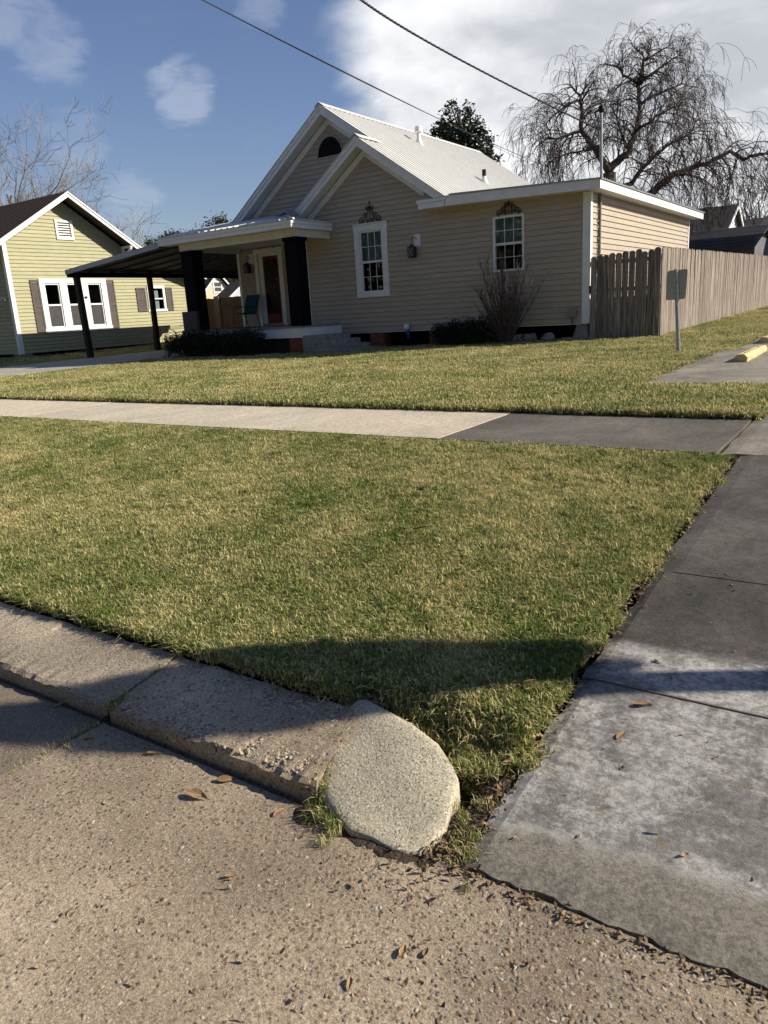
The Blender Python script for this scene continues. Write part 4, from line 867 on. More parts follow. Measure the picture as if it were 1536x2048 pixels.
def small_things():
    o = thing('faucet_cover', (-10.9, YF-.05, .38), 'white foam faucet cover with a blue bag below it at the wall foot', 'faucet cover')
    MB().lathe([(.03, .10), (.075, .09), (.08, 0), (.06, -.05)], (-10.9, YF-.10, .41), 12).build('cover', 'white_plastic', o, True); MB().lathe([(.045, 0), (.05, -.08), (.035, -.2), (.02, -.23)], (-10.86, YF-.10, .35), 9).build('bag', 'blue_plastic', o, True)
    ch = thing('porch_chair', (-16.9, 17.65, .612), 'teal sling chair on dark legs by the porch wall', 'chair'); x, y, z = -17.05, 17.75, .612
    MB().prism([(x-.24, y-.26, z+.44), (x+.24, y-.26, z+.44), (x+.24, y+.2, z+.40), (x-.24, y+.2, z+.40)], [(x-.24, y-.26, z+.46), (x+.24, y-.26, z+.46), (x+.24, y+.2, z+.42), (x-.24, y+.2, z+.42)]).build('seat', 'teal_fabric', ch)
    MB().prism([(x-.24, y+.2, z+.42), (x+.24, y+.2, z+.42), (x+.24, y+.40, z+.98), (x-.24, y+.40, z+.98)], [(x-.24, y+.22, z+.42), (x+.24, y+.22, z+.42), (x+.24, y+.42, z+.98), (x-.24, y+.42, z+.98)]).build('backrest', 'teal_fabric', ch)
    for s in (-1, 1):
        MB().tube([(x+s*.26, y-.32, z), (x+s*.26, y-.22, z+.62), (x+s*.26, y+.26, z+.64)], .013, 6).build('arm', 'dark_metal', ch); MB().tube([(x+s*.26, y+.36, z), (x+s*.26, y+.2, z+.44), (x+s*.26, y+.42, z+1.0)], .013, 6).build('leg', 'dark_metal', ch)
        MB().tube([(x+s*.26, y-.34, z+.01), (x+s*.26, y+.36, z+.01)], .012, 6).build('runner', 'dark_metal', ch)
    g = thing('side_table', (-14.75, 17.95, .612), 'small dark stand with a white tray on the porch beside the black column', 'table'); x, y, z = -14.82, 17.98, .612
    MB().box(x-.22, x+.22, y-.2, y+.2, z+.62, z+.65).build('tabletop', 'dark_metal', g); MB().box(x-.17, x+.17, y-.15, y+.15, z+.651, z+.72).build('tray', 'white_plastic', g)
    for a in (-1, 1):
        for b in (-1, 1): MB().box(x+a*.19-.015, x+a*.19+.015, y+b*.17-.015, y+b*.17+.015, z, z+.62).build('leg', 'dark_metal', g)
    m = thing('service_mast', (-5.86, 17.75, 3.35), 'galvanized electric service mast with black weatherhead at the wing roof corner', 'mast')
    p0 = at(1203, 352, 17.75); top = at(1202.5, 222, 17.75)
    MB().tube([(p0.x, 17.75, 3.2), (top.x, 17.75, top.z)], .033, 10).build('conduit', 'galvanized', m); MB().lathe([(.045, -.03), (.065, .02), (.07, .07), (.04, .11), (.01, .12)], (top.x, 17.75, top.z), 12).build('weatherhead', 'dark_metal', m, True)
    MB().tube([(top.x-.02, 17.72, top.z+.03), (top.x-.10, 17.68, top.z-.02), (top.x-.09, 17.68, top.z-.12)], .018, 6).build('cable_loop', 'cable', m)
    MB().lathe([(.028, -.04), (.05, -.02), (.03, 0), (.05, .02), (.028, .04)], (top.x-.06, 17.74, at(1203, 256, 17.75).z), 10).build('insulator', 'plastic_grey', m, True)
    MB().lathe([(.07, 0), (.06, .05), (.04, .08)], (p0.x, 17.75, 3.36), 10).build('roof_boot', 'dark_metal', m)
    return Vector((top.x-.08, 17.74, at(1203, 256, 17.75).z))
MAST = small_things()
def wires():
    def cat(a, b, sag, n=40): return [a.lerp(b, i/n)-Vector((0, 0, sag*4*(i/n)*(1-i/n))) for i in range(n+1)]
    # service drop: street side end is high above the frame
    a = at(720, -2, 9.5); d = at(925, 122, 13.0); e = MAST; n = 90; pts = []
    for i in range(n+1):
        t = i/n; t2 = t
        p = a*((1-t)*(1-t))+(d*2-(a+e)*.5)*(2*t*(1-t))+e*(t*t); pts.append(p)
    ext = pts[0]+(pts[0]-pts[1])*40; w = thing('service_drop', (a.x, a.y, 0), 'thick twisted black service cable running down to the roof mast', 'cable')
    for k in range(3):
        MB().tube([ext]+[p+Vector((.009*math.cos(i*1.3+k*2.1), 0, .009*math.sin(i*1.3+k*2.1))) for i, p in enumerate(pts)], .0105, 5).build('strand', 'cable', w)
    for nm, q in (('far_cable', 0), ('far_cable', 1)):
        p0 = at(398+q*4, -4+q*3, 12.0); p1 = at(868, 233, 26.0); p2 = at(1075, 326+q*9, 40.0)
        A = [p0*((1-t)**2)+(p1*2-(p0+p2)*.5)*(2*t*(1-t))+p2*(t*t) for t in np.linspace(0, 1, 60)]; A = [A[0]+(A[0]-A[1])*30]+A
        A.append(at(1160, 360+q*4, 48.0))
        o = MB().tube(A, [.013 if q == 0 else .008]*len(A), 5).build('overhead_wire', 'cable')
        tag(o, ('long black overhead wire passing high behind the tan house roof', 'thin second overhead wire just beside the long black one')[q], 'wire')
wires()
# ------------------------------------------------------------------ trees and shrubs
def leaf_mesh(centers, size, spread, per, seed=1, flat=.5):
    rg = np.random.default_rng(seed); C = np.repeat(np.array(centers), per, 0); n = len(C)
    C = C+rg.normal(0, spread, (n, 3))
    d = rg.normal(0, 1, (n, 3)); d[:, 2] *= flat; d /= np.linalg.norm(d, axis=1)[:, None]
    u = np.cross(d, rg.normal(0, 1, (n, 3))); u /= np.linalg.norm(u, axis=1)[:, None]
    s = size*rg.uniform(.6, 1.3, n)[:, None]
    V = np.stack([C-d*s, C-u*s*.42, C+d*s, C+u*s*.42], 1).reshape(-1, 3)
    return V, n
def leaf_object(name, mat, parent, V, n):
    off = wloc(parent) if parent else Vector((0, 0, 0)); me = bpy.data.meshes.new(name)
    me.vertices.add(len(V)); me.vertices.foreach_set('co', (V-np.array(off)).ravel()); me.loops.add(4*n); me.loops.foreach_set('vertex_index', np.arange(4*n)); me.polygons.add(n)
    me.polygons.foreach_set('loop_start', np.arange(0, 4*n, 4)); me.polygons.foreach_set('loop_total', np.full(n, 4)); me.update(); me.materials.append(MATS[mat]); o = bpy.data.objects.new(name, me); COL.objects.link(o)
    if parent: o.parent = parent
    return o
def grow(mb, p, d, L, r, depth, droop, rg, spread=.6, kids=(2, 4), seg=4, tips=None, min_r=.004, up=0.):
    """one branch as a bending tube, children along its outer part"""
    pts = [p.copy()]; dirs = []; d = d.normalized(); cur = p.copy()
    for i in range(seg):
        d = (d+Vector((rg.uniform(-.22, .22), rg.uniform(-.22, .22), rg.uniform(-.18, .18)))+Vector((0, 0, -droop+up))*(i+1)/seg).normalized()
        cur = cur+d*L/seg; pts.append(cur.copy()); dirs.append(d.copy())
    rad = [max(min_r, r*(1-.62*i/seg)) for i in range(seg+1)]
    mb.tube(pts, rad, 6 if r > .08 else (4 if r > .02 else 3), False)
    if depth <= 0:
        if tips is not None: tips.append(pts[-1])
        return
    for k in range(rg.randint(*kids)):
        i = rg.randint(max(1, seg//3), seg); ax = dirs[i-1]; q = ax.orthogonal().normalized(); q.rotate(Matrix.Rotation(rg.uniform(0, 6.283), 3, ax))
        nd = (ax*(1-spread*.5)+q*spread*rg.uniform(.7, 1.3)).normalized()
        grow(mb, pts[i], nd, L*rg.uniform(.5, .78), rad[i]*rg.uniform(.5, .72), depth-1, droop*1.25, rg, spread, kids, seg, tips, min_r, up)
def weeping_tree():
    Y = 36.0; rg = random.Random(11); A = lambda x, y, dy=0: at(x, y, Y+dy)
    base = A(1216, 400); t = thing('weeping_tree', (base.x, Y, gz(base.x, Y)), 'big bare weeping tree with a dark nest, rising behind the tan house wing', 'tree')
    tr = MB(); tw = MB()
    fork = A(1219, 346)
    tr.tube([Vector((base.x-.1, Y, gz(base.x, Y)-.2)), Vector((base.x, Y, 2.5)), fork], [.42, .34, .28], 10)
    limbs = [  # px points with depth offsets, start radius
        ([(1219, 346, 0), (1193, 298, -.6), (1163, 261, -1.2), (1165, 224, -1.4), (1158, 192, -1.6), (1140, 168, -1.8)], .23),
        ([(1219, 346, 0), (1228, 328, .2), (1258, 303, .5), (1272, 261, .9), (1281, 210, 1.2), (1276, 168, 1.2), (1290, 122, 1.0), (1302, 92, .8)], .27),
        ([(1222, 392, 0), (1263, 366, -.5), (1291, 331, -1.1), (1323, 298, -1.6), (1352, 280, -2.0), (1377, 270, -2.2)], .17),
        ([(1225, 410, 0), (1300, 388, .6), (1328, 364, .9), (1351, 347, 1.2), (1379, 338, 1.5), (1412, 326, 1.8), (1459, 303, 2.2), (1487, 317, 2.4), (1533, 305, 2.6), (1570, 320, 2.8)], .26),
        ([(1163, 261, -1.2), (1123, 275, -2.0), (1090, 280, -2.6), (1068, 300, -3.0)], .11),
        ([(1160, 200, -1.5), (1130, 210, -2.3), (1098, 240, -2.6), (1075, 262, -2.8)], .08),
        ([(1281, 210, 1.2), (1320, 185, 2.0), (1362, 168, 2.4), (1392, 175, 2.6)], .10), ([(1272, 261, .9), (1310, 236, -.4), (1345, 215, -1.0), (1372, 205, -1.2)], .10),
        ([(1276, 168, 1.2), (1248, 150, .4), (1226, 130, .0), (1205, 128, -.3)], .09), ([(1276, 168, 1.2), (1312, 140, 1.8), (1345, 118, 2.2), (1368, 110, 2.4)], .09), ([(1290, 122, 1), (1270, 95, .8), (1258, 78, .7)], .06), ([(1290, 122, 1), (1325, 98, 1.4), (1350, 84, 1.6)], .06),
        ([(1377, 289, -2.2), (1382, 261, -2.4), (1398, 238, -2.5), (1412, 250, -2.6)], .06), ([(1412, 326, 1.8), (1430, 345, 1.2), (1450, 372, .8)], .07), ([(1351, 347, 1.2), (1400, 355, .2), (1440, 380, -.4)], .08),
        ([(1258, 303, .5), (1240, 262, 1.4), (1228, 222, 2.0), (1218, 190, 2.2)], .09), ([(1193, 298, -.6), (1150, 306, .4), (1110, 316, 1.0), (1085, 335, 1.2)], .08)]
    for pl, r0 in limbs:
        P = [A(*q) for q in pl]; Q = []
        for i in range(len(P)-1):
            for k in range(3): Q.append(P[i].lerp(P[i+1], k/3)+Vector((rg.uniform(-.05, .05), rg.uniform(-.05, .05), rg.uniform(-.05, .05)))*(1 if i or k else 0))
        Q.append(P[-1]); n = len(Q); r0 *= .72; rad = [max(.014, r0*(1-.82*i/(n-1))) for i in range(n)]; tr.tube(Q, rad, 7)
        for i in range(2 if r0 > .12 else 1, n):
            for k in range(3):
                ax = (Q[i]-Q[i-1]).normalized(); q = ax.orthogonal().normalized(); q.rotate(Matrix.Rotation(rg.uniform(0, 6.283), 3, ax)); nd = (ax*.45+q+Vector((0, 0, .30))).normalized()
                grow(tw, Q[i], nd, rg.uniform(1.0, 2.0)*(1 if Q[i].z < 9.5 else .62), min(.030, rad[i]*.55), 3 if rg.random() < .75 else 2, .42, rg, .6, (2, 3), 4, None, .0065)
    MB().v  # noqa
    tr.build('trunk', 'bark', t, True); tw.build('crown', 'twig', t)
    ns = A(1279, 160, 1.1); mb = MB(); rn = random.Random(3)
    for k in range(130):
        d = Vector((rn.uniform(-1, 1), rn.uniform(-1, 1), rn.uniform(-.6, .6))).normalized(); c = ns+Vector((rn.gauss(0, .12), rn.gauss(0, .12), rn.gauss(0, .09))); mb.tube([c-d*.14, c+d*.14], .012, 3)
    tag(mb.build('bird_nest', 'twig'), 'dark ball of twigs, a nest in the bare weeping tree', 'nest')
weeping_tree()
def bare_tree(px, py_base, Y, h, label, mat='bark_pale', seed=1, trunks=4, lean=.25, depth=4):
    rg = random.Random(seed); b = at(px, 640, Y); z = gz(b.x, Y); t = thing('bare_tree', (b.x, Y, z), label, 'tree'); tr = MB(); tw = MB()
    p = Vector((b.x, Y, z-.2)); top = p+Vector((0, 0, h*.33)); tr.tube([p, p.lerp(top, .5), top], [h*.028, h*.024, h*.021], 8)
    for k in range(trunks):
        a = k*6.283/trunks+rg.uniform(-.4, .4); d = Vector((math.cos(a)*lean*1.6, math.sin(a)*lean*1.6, 1)); grow(tw, top-Vector((0, 0, rg.uniform(0, h*.06))), d, h*rg.uniform(.34, .44), h*.014, depth, -.02, rg, .62, (3, 4), 4, None, .019*Y/60, .10)
    tr.build('trunk', mat, t, True); tw.build('crown', mat, t)
bare_tree(70, 0, 42, 19.0, 'pale bare tree with upswept branches behind the green house roof', seed=5, trunks=6, lean=.42)
bare_tree(190, 0, 46, 15.5, 'smaller bare tree just right of the green house gable', seed=9, trunks=5, lean=.3)
bare_tree(278, 0, 75, 16.5, 'distant bare tree beyond the carport roof', seed=14, trunks=5, lean=.3, depth=3)
bare_tree(1516, 0, 95, 15.0, 'far grey bare tree beyond the dark shed roof', seed=21, trunks=6, lean=.35, depth=3)
def leafy_tree(cpx, cpy, Y, rx_, rz_, mat, label, seed, blobs, per, size, spread, name='evergreen_tree', extra=(), group=None):
    rg = random.Random(seed); c = at(cpx, cpy, Y); g = gz(c.x, Y); t = thing(name, (c.x, Y, g), label, 'tree', group); tr = MB(); cen = []; todo = [(c, rx_, rz_, blobs)]+[(at(e[0], e[1], Y), e[2], e[3], e[4]) for e in extra]; stem = c
    tr.tube([(c.x, Y, g-.2), (c.x+.1, Y, c.z-rz_*.4), (c.x, Y, c.z+rz_*.4)], [.28, .2, .08], 8)
    for c, rx_, rz_, k in [(q[0], q[1], q[2], k) for q in todo for k in range(q[3])]:
        while True:
            v = Vector((rg.uniform(-1, 1), rg.uniform(-1, 1), rg.uniform(-1, 1)))
            if .25 < v.length < 1: break
        p = Vector((c.x+v.x*rx_*(1-.35*max(0, v.z)), Y+v.y*rx_, c.z+v.z*rz_)); cen.append(p); s = Vector((stem.x+(c.x-stem.x)*.3, Y, min(c.z, stem.z)+v.z*rz_*.3-rz_*.3)); tr.tube([s, s.lerp(p, .5)+Vector((0, 0, -.1)), p], [.07, .045, .02], 4)
    V, n = leaf_mesh([tuple(p) for p in cen], size, spread, per, seed); tr.build('trunk', 'bark', t); leaf_object('crown', mat, t, V, n)
leafy_tree(918, 250, 38, 1.15, 1.2, 'leaf_magnolia', 'dark glossy evergreen tree showing above the white roof ridge', 4, 30, 62, .12, .16, extra=[(962, 290, .85, .8, 18), (882, 258, .45, .3, 7), (935, 330, 1.6, 1.2, 18)])
for k, (px, py, Y, a, b) in enumerate(((338, 505, 70, 2.8, 2.6), (392, 505, 74, 2.8, 2.4), (448, 490, 72, 3.0, 3.2), (500, 505, 72, 2.8, 3.2), (440, 575, 66, 2.2, 1.7), (470, 580, 66, 2.4, 1.9))):
    leafy_tree(px, py, Y, a, b, 'leaf_far', ('olive green evergreen crown peeping over the white porch roof', 'dull green trees behind the peach gable, seen under the carport')[k > 3], 30+k, 70, 130, .17, .40, group=('evergreens beyond the porch roof', 'trees behind the peach gable')[k > 3])
    
def shrub(name, label, x, y, rx_, ry_, h, mat, n, per, size, seed, twigs=40):
    rg = random.Random(seed); g = gz(x, y); t = thing(name, (x, y, g), label, 'shrub'); cen = []; tw = MB()
    for k in range(n):
        a = rg.uniform(0, 6.283); q = math.sqrt(rg.random()); z = rg.random()**.7; hh = h*(1-.25*q*q)*rg.uniform(.85, 1.08); cen.append((x+rx_*q*math.cos(a), y+ry_*q*math.sin(a), g+.04+z*hh))
    for c in cen[:twigs]: tw.tube([(x+(c[0]-x)*.5, y+(c[1]-y)*.3, g-.05), ((c[0]+x)/2, (c[1]+y)/2, (c[2]+g)/2), c], [.012, .009, .004], 4)
    V, m = leaf_mesh(cen, size, .07, per, seed); leaf_object('foliage', mat, t, V, m); tw.build('stems', 'shrub_twig', t)
shrub('hedge_shrub', 'dark low hedge shrub before the left porch column', -17.1, 15.2, .75, .40, .66, 'leaf_hedge', 170, 32, .035, 1)
shrub('hedge_shrub', 'dark low hedge shrub in front of the porch middle', -15.95, 15.15, .72, .40, .66, 'leaf_hedge', 170, 32, .035, 2)
shrub('hedge_shrub', 'dark low hedge shrub next to the white porch skirt', -14.75, 15.15, .72, .40, .64, 'leaf_hedge', 170, 32, .035, 3)
shrub('low_shrub', 'dark green shrub against the wall right of the brick pier', -9.35, 17.0, .55, .32, .48, 'leaf_hedge', 100, 32, .035, 4)
shrub('low_shrub', 'dark pale-speckled shrub left of the bare many-stemmed bush', -8.55, 16.95, .55, .32, .54, 'leaf_hedge', 110, 34, .035, 5)
def bare_bush():
    rg = random.Random(8); x, y = -7.78, 16.85; g = gz(x, y); t = thing('bare_bush', (x, y, g), 'leafless many-stemmed reddish bush before the right front window', 'shrub'); a = MB(); b = MB()
    for k in range(58):
        an = rg.uniform(0, 6.283); q = rg.uniform(.05, .52); d = Vector((math.cos(an)*q*1.2, math.sin(an)*q*.45, 1)); L_ = rg.uniform(1.0, 2.2)*(1-.25*q)
        p0 = Vector((x+math.cos(an)*rg.uniform(0, .14), y+math.sin(an)*rg.uniform(0, .09), g-.05)); pts = [p0]; cur = p0.copy(); dd = d.normalized()
        for i in range(6):
            dd = (dd+Vector((rg.uniform(-.07, .07), rg.uniform(-.07, .07), .02))).normalized(); cur = cur+dd*L_/6; pts.append(cur.copy())
        r = rg.uniform(.006, .013); a.tube(pts, [r*(1-.11*i) for i in range(7)], 4)
        for i in range(2, 7):
            for m in range(4):
                nd = (dd+Vector((rg.uniform(-.55, .55), rg.uniform(-.4, .4), rg.uniform(0, .4)))).normalized(); e = pts[i]+nd*rg.uniform(.12, .42); b.tube([pts[i], (pts[i]+e)/2+Vector((0, 0, .01)), e], [.004, .003, .002], 3)
    for dx, hh in ((-.55, .75), (-.72, .5), (.55, .8)): a.tube([(x+.1*dx, y, g), (x+dx*.6, y-.1, g+hh*.5), (x+dx*1.1, y-.12, g+hh)], [.013, .011, .006], 5)
    a.build('stems', 'shrub_twig', t); b.build('twigs', 'shrub_twig', t)
bare_bush()
def shadow_caster_tree():
    # added clipped evergreen out of frame, shaped to cast the shadow across the kerb
    al, pe = -3.55, 2.21; ux, uy = -math.cos(R(SUN_A)), -math.sin(R(SUN_A)); bx, by = ux*al+uy*pe, uy*al-ux*pe
    g = gz(bx, by); t = thing('shadow_caster_tree', (bx, by, g), 'unseen stand-in tree, slim and clipped, shaped to cast the foreground shadow', 'tree')
    te = math.tan(R(SUN_EL)); zs = -.43
    prof = [(-.55, .07), (-.39, .10), (.04, .165), (.35, .22), (.65, .24), (.9, .235), (1.15, .175), (1.6, .105), (2.0, .05), (2.3, .01)]
    P = [(r, (a-al)*te+zs-g) for a, r in prof]
    cxn, cyn = bx+uy*.175, by-ux*.175        # the stem leans, the crown hangs over a little
    MB().tube([(bx, by, g-.1), (bx, by, g+P[0][1]*.6), (bx+(cxn-bx)*.45, by+(cyn-by)*.45, g+P[0][1]*.85), (cxn, cyn, g+P[1][1]+.2)], [.075, .065, .063, .06], 10).build('trunk', 'bark', t, True)
    bx, by = cxn, cyn; rings = MB().lathe(P, (bx, by, g), 14); rings.build('core', 'leaf_dark', t, True)
    cen = []; rg = random.Random(6)
    for k in range(420):
        i = rg.randint(0, len(P)-2); f = rg.random(); r = P[i][0]+(P[i+1][0]-P[i][0])*f; z = P[i][1]+(P[i+1][1]-P[i][1])*f; a = rg.uniform(0, 6.283); cen.append((bx+r*.93*math.cos(a), by+r*.93*math.sin(a), g+z))
    V, m = leaf_mesh(cen, .022, .016, 14, 5); leaf_object('foliage', 'leaf_dark', t, V, m)
shadow_caster_tree()
# ------------------------------------------------------------------ far buildings
def far_house(name, label, x0, x1, y0, y1, zw, zr, wall, roof, ridge='x', ov=.35):
    h = thing(name, ((x0+x1)/2, (y0+y1)/2, gz(x1, y0)), label, 'house'); g = gz(x1, y0)-.2
    if ridge == 'x':
        ym = (y0+y1)/2; MB().pyz([(y0, g), (y1, g), (y1, zw), (ym, zr-.12), (y0, zw)], x0, x1).build('wall', wall, h); m = (zr-zw)/(ym-y0)
        for s, ye in ((-1, y0-ov), (1, y1+ov)):
            zz = zr-m*(abs(ye-ym)); MB().pyz([(ym, zr), (ym, zr+.08), (ye, zz+.08), (ye, zz)], x0-ov, x1+ov).build('roof', roof, h); MB().pyz([(ym, zr+.075), (ym, zr-.13), (ye, zz-.13), (ye, zz+.075)], x1+ov+.002, x1+ov+.04).build('rake_board', 'far_white', h)
    else:
        xm = (x0+x1)/2; MB().pxz([(x0, g), (x1, g), (x1, zw), (xm, zr-.12), (x0, zw)], y0, y1).build('wall', wall, h); m = (zr-zw)/(xm-x0)
        for xe in (x0-ov, x1+ov):
            zz = zr-m*(abs(xe-xm)); MB().pxz([(xm, zr), (xm, zr+.08), (xe, zz+.08), (xe, zz)], y0-ov, y1+ov).build('roof', roof, h); MB().pxz([(xm, zr+.075), (xm, zr-.13), (xe, zz-.13), (xe, zz+.075)], y0-ov-.04, y0-ov-.002).build('rake_board', 'far_white', h)
    return h
def far_window(h, fr, u0, u1, v0, v1):
    w = sub('window', h, fr((u0+u1)/2, v0, 0)); c = .14
    for a in ((u0-c, u1+c, v1, v1+c), (u0-c, u1+c, v0-c, v0), (u0-c, u0, v0, v1), (u1, u1+c, v0, v1)): wbox(MB(), fr, *a, .005, .05).build('casing', 'far_white', w)
    wbox(MB(), fr, u0, u1, v0, v1, .004, .02).build('pane', 'screen', w); wbox(MB(), fr, u0, u1, (v0+v1)/2-.04, (v0+v1)/2+.04, .021, .04).build('meeting_rail', 'far_white', w)
def background():
    # peach gable beyond the carport: its sunlit gable faces the same way as the green house's
    X = -55.0
    def ax(px, py, X=X): r = ray(px, py); t = X/r[0]; return Vector((X, r[1]*t, CAM_Z+r[2]*t))
    a, b, p = ax(391, 590), ax(462, 575), ax(431, 545); ov = .5
    pw = ax(431, 552); y0, y1 = pw.y-3.4, pw.y+3.4; zr = p.z; zw = zr-3.4*.86
    h = far_house('peach_house', 'peach sided house gable with dark roof, glimpsed under the carport', X-12, X, y0, y1, zw, zr, 'peach', 'far_roof', 'x', .4)
    far_window(h, fr_east(X), pw.y-.35, pw.y+.55, ax(433, 583).z, ax(433, 565).z)
    q0, q1 = ax(457, 588, -50), ax(500, 560, -50)
    far_house('grey_house', 'pale grey house side with dark roof beside the peach gable', -51.3, -50, 49.7, 54.6, 2.7, 4.2, 'far_grey', 'far_roof', 'x', .25)
    # behind the picket fence: low shed with a two-pitch roof, gable house farther, white house at the edge
    Ys = 33.0; l = at(1360, 484, Ys); r = at(1527, 464, Ys); zr_ = at(1450, 456, Ys+1.6).z
    ze0 = at(1450, 500, Ys-.2).z; zk = at(1450, 475, Ys).z
    s = thing('shed', ((l.x+r.x)/2, Ys, .25), 'low shed with dark two-pitch metal roof behind the grey picket fence', 'shed'); x0, x1 = l.x-2, at(1528, 460, Ys).x
    MB().box(x0+.2, x1-.3, Ys+.15, Ys+4, 0, zk).build('wall', 'shed_wall', s)
    n = 9
    for i in range(n):   # upper pitch boards
        a0, a1 = i/n, (i+1)/n; y_0, z_0 = Ys+(1.9)*a0, zk+(zr_-zk)*a0; y_1, z_1 = Ys+1.9*a1, zk+(zr_-zk)*a1
        MB().prism([(x0, y_0, z_0+.03), (x0, y_1, z_1+.005), (x0, y_1, z_1-.03), (x0, y_0, z_0-.01)], [(x1, y_0, z_0+.03), (x1, y_1, z_1+.005), (x1, y_1, z_1-.03), (x1, y_0, z_0-.01)]).build('roof_course', 'shed_roof', s)
    for i in range(4):
        a0, a1 = i/4, (i+1)/4; y_0, z_0 = Ys-.25*a0, zk+(ze0-zk)*a0; y_1, z_1 = Ys-.25*a1, zk+(ze0-zk)*a1
        MB().prism([(x0, y_0-.005, z_0-.005), (x0, y_1-.03, z_1), (x0, y_1+.05, z_1), (x0, y_0+.05, z_0-.005)], [(x1-.25*a0, y_0-.005, z_0-.005), (x1-.25*a1, y_1-.03, z_1), (x1-.25*a1, y_1+.05, z_1), (x1-.25*a0, y_0+.05, z_0-.005)]).build('roof_course', 'shed_dark', s)  # lower pitch coloured darker than the upper, its shade put into the colour
    MB().prism([(x0, Ys+1.9, zr_), (x0, Ys+1.95, zr_), (x0, Ys+4.2, zk)], [(x1, Ys+1.9, zr_), (x1, Ys+1.95, zr_), (x1, Ys+4.2, zk)]).build('roof_back', 'shed_roof', s)
    Yh = 50.0; c1 = at(1466, 412, Yh); zr2 = c1.z; e = at(1440, 470, Yh-3.2).z
    far_house('gable_house', 'house with steep dark roof and white gable edge behind the shed', c1.x-9, c1.x, Yh-3.2, Yh+3.2, e, zr2, 'far_white', 'far_roof', 'x', .3)
    c2 = at(1470, 449, 62); far_house('low_house', 'low house with flat dark roof line far behind the shed', c2.x-2, c2.x+9, 60, 68, c2.z-1.4, at(1500, 440, 64).z, 'far_grey', 'far_roof', 'x', .3)
    w0 = at(1520, 520, 36.5); hw = far_house('white_house', 'white sided house end at the far end of the picket fence', w0.x, w0.x+.0+1.9, 36.5, 44, at(1530, 452, 36.5).z, at(1530, 452, 36.5).z+1.0, 'far_white', 'far_roof', 'x', .1)
    far_window(hw, fr_front(36.5), at(1530, 490, 36.5).x, at(1545, 490, 36.5).x, at(1530, 489, 36.5).z, at(1530, 471, 36.5).z)
    # oaks added unseen behind the camera to block low sky light and reflections
    rg = random.Random(5); cen = []; tk = MB()
    for k in range(10):
        x, y = -52+k*9+rg.uniform(-2, 2), -13+rg.uniform(-2.5, 1.5); tk.tube([(x, y, -.8), (x+.2, y, 2.5), (x, y, 6)], [.45, .36, .2], 8)
        for m in range(150):
            while True:
                v = Vector((rg.uniform(-1, 1), rg.uniform(-1, 1), rg.uniform(-1, 1)))
                if v.length < 1: break
            cen.append((x+v.x*5.6, y+v.y*4, 7.6+v.z*6.2))
    V, n = leaf_mesh(cen, .34, .55, 34, 12); st = leaf_object('added_oaks', 'leaf_dark', None, V, n); tag(st, 'added unseen row of dark oaks blocking the low sky across the street', 'trees', kind='stuff'); tag(tk.build('trunks', 'bark', st), kind='stuff')
    # low dark belt of trees that closes the far distance
    rg = random.Random(77); cen = []
    for k in range(620):
        x = rg.uniform(-230, 60); y = rg.uniform(120, 150) if x > -110 else rg.uniform(60, 120)+(-x-110)*.2; cen.append((x, y, rg.uniform(.3, 1.)*rg.uniform(1.5, 5.5)))
    V, n = leaf_mesh(cen, .55, 1.3, 26, 78); tag(leaf_object('distant_wood', 'leaf_far', None, V, n), 'low dark belt of trees closing the far distance', 'trees', kind='stuff')
background()
# ------------------------------------------------------------------ scattered stuff: grass, pebbles, litter
def blade_tuft(name, n, rad, hmin, hmax, width, lean, mat, seed, flat=.0):
    rg = np.random.default_rng(seed); V = []; F = []; T = []
    for k in range(n):
        a = rg.uniform(0, 6.283); q = rad*math.sqrt(rg.random()); x, y = q*math.cos(a), q*math.sin(a); h = rg.uniform(hmin, hmax); d = rg.uniform(0, 6.283); l = abs(rg.normal(0, lean))+flat*rg.random()
        dx, dy = math.cos(d), math.sin(d); wx, wy = -dy*width*.5*rg.uniform(.7, 1.3), dx*width*.5*rg.uniform(.7, 1.3); ln = min(l, 2.2)
        m = (x+dx*h*ln*.35, y+dy*h*ln*.35, h*.62*math.cos(min(1.3, ln*.6))); e = (x+dx*h*ln*.95, y+dy*h*ln*.95, max(.006, h*math.cos(min(1.48, ln*.95))))
        o = len(V); V += [(x-wx, y-wy, -.005), (x+wx, y+wy, -.005), (m[0]+wx*.8, m[1]+wy*.8, m[2]), (m[0]-wx*.8, m[1]-wy*.8, m[2]), e]; F += [(o, o+1, o+2, o+3), (o+3, o+2, o+4)]; t = rg.random(); T += [t]*5
    me = bpy.data.meshes.new(name); me.from_pydata(V, [], F); at_ = me.attributes.new('tone', 'FLOAT', 'POINT'); at_.data.foreach_set('value', T); me.materials.append(MATS[mat]); return bpy.data.objects.new(name, me)
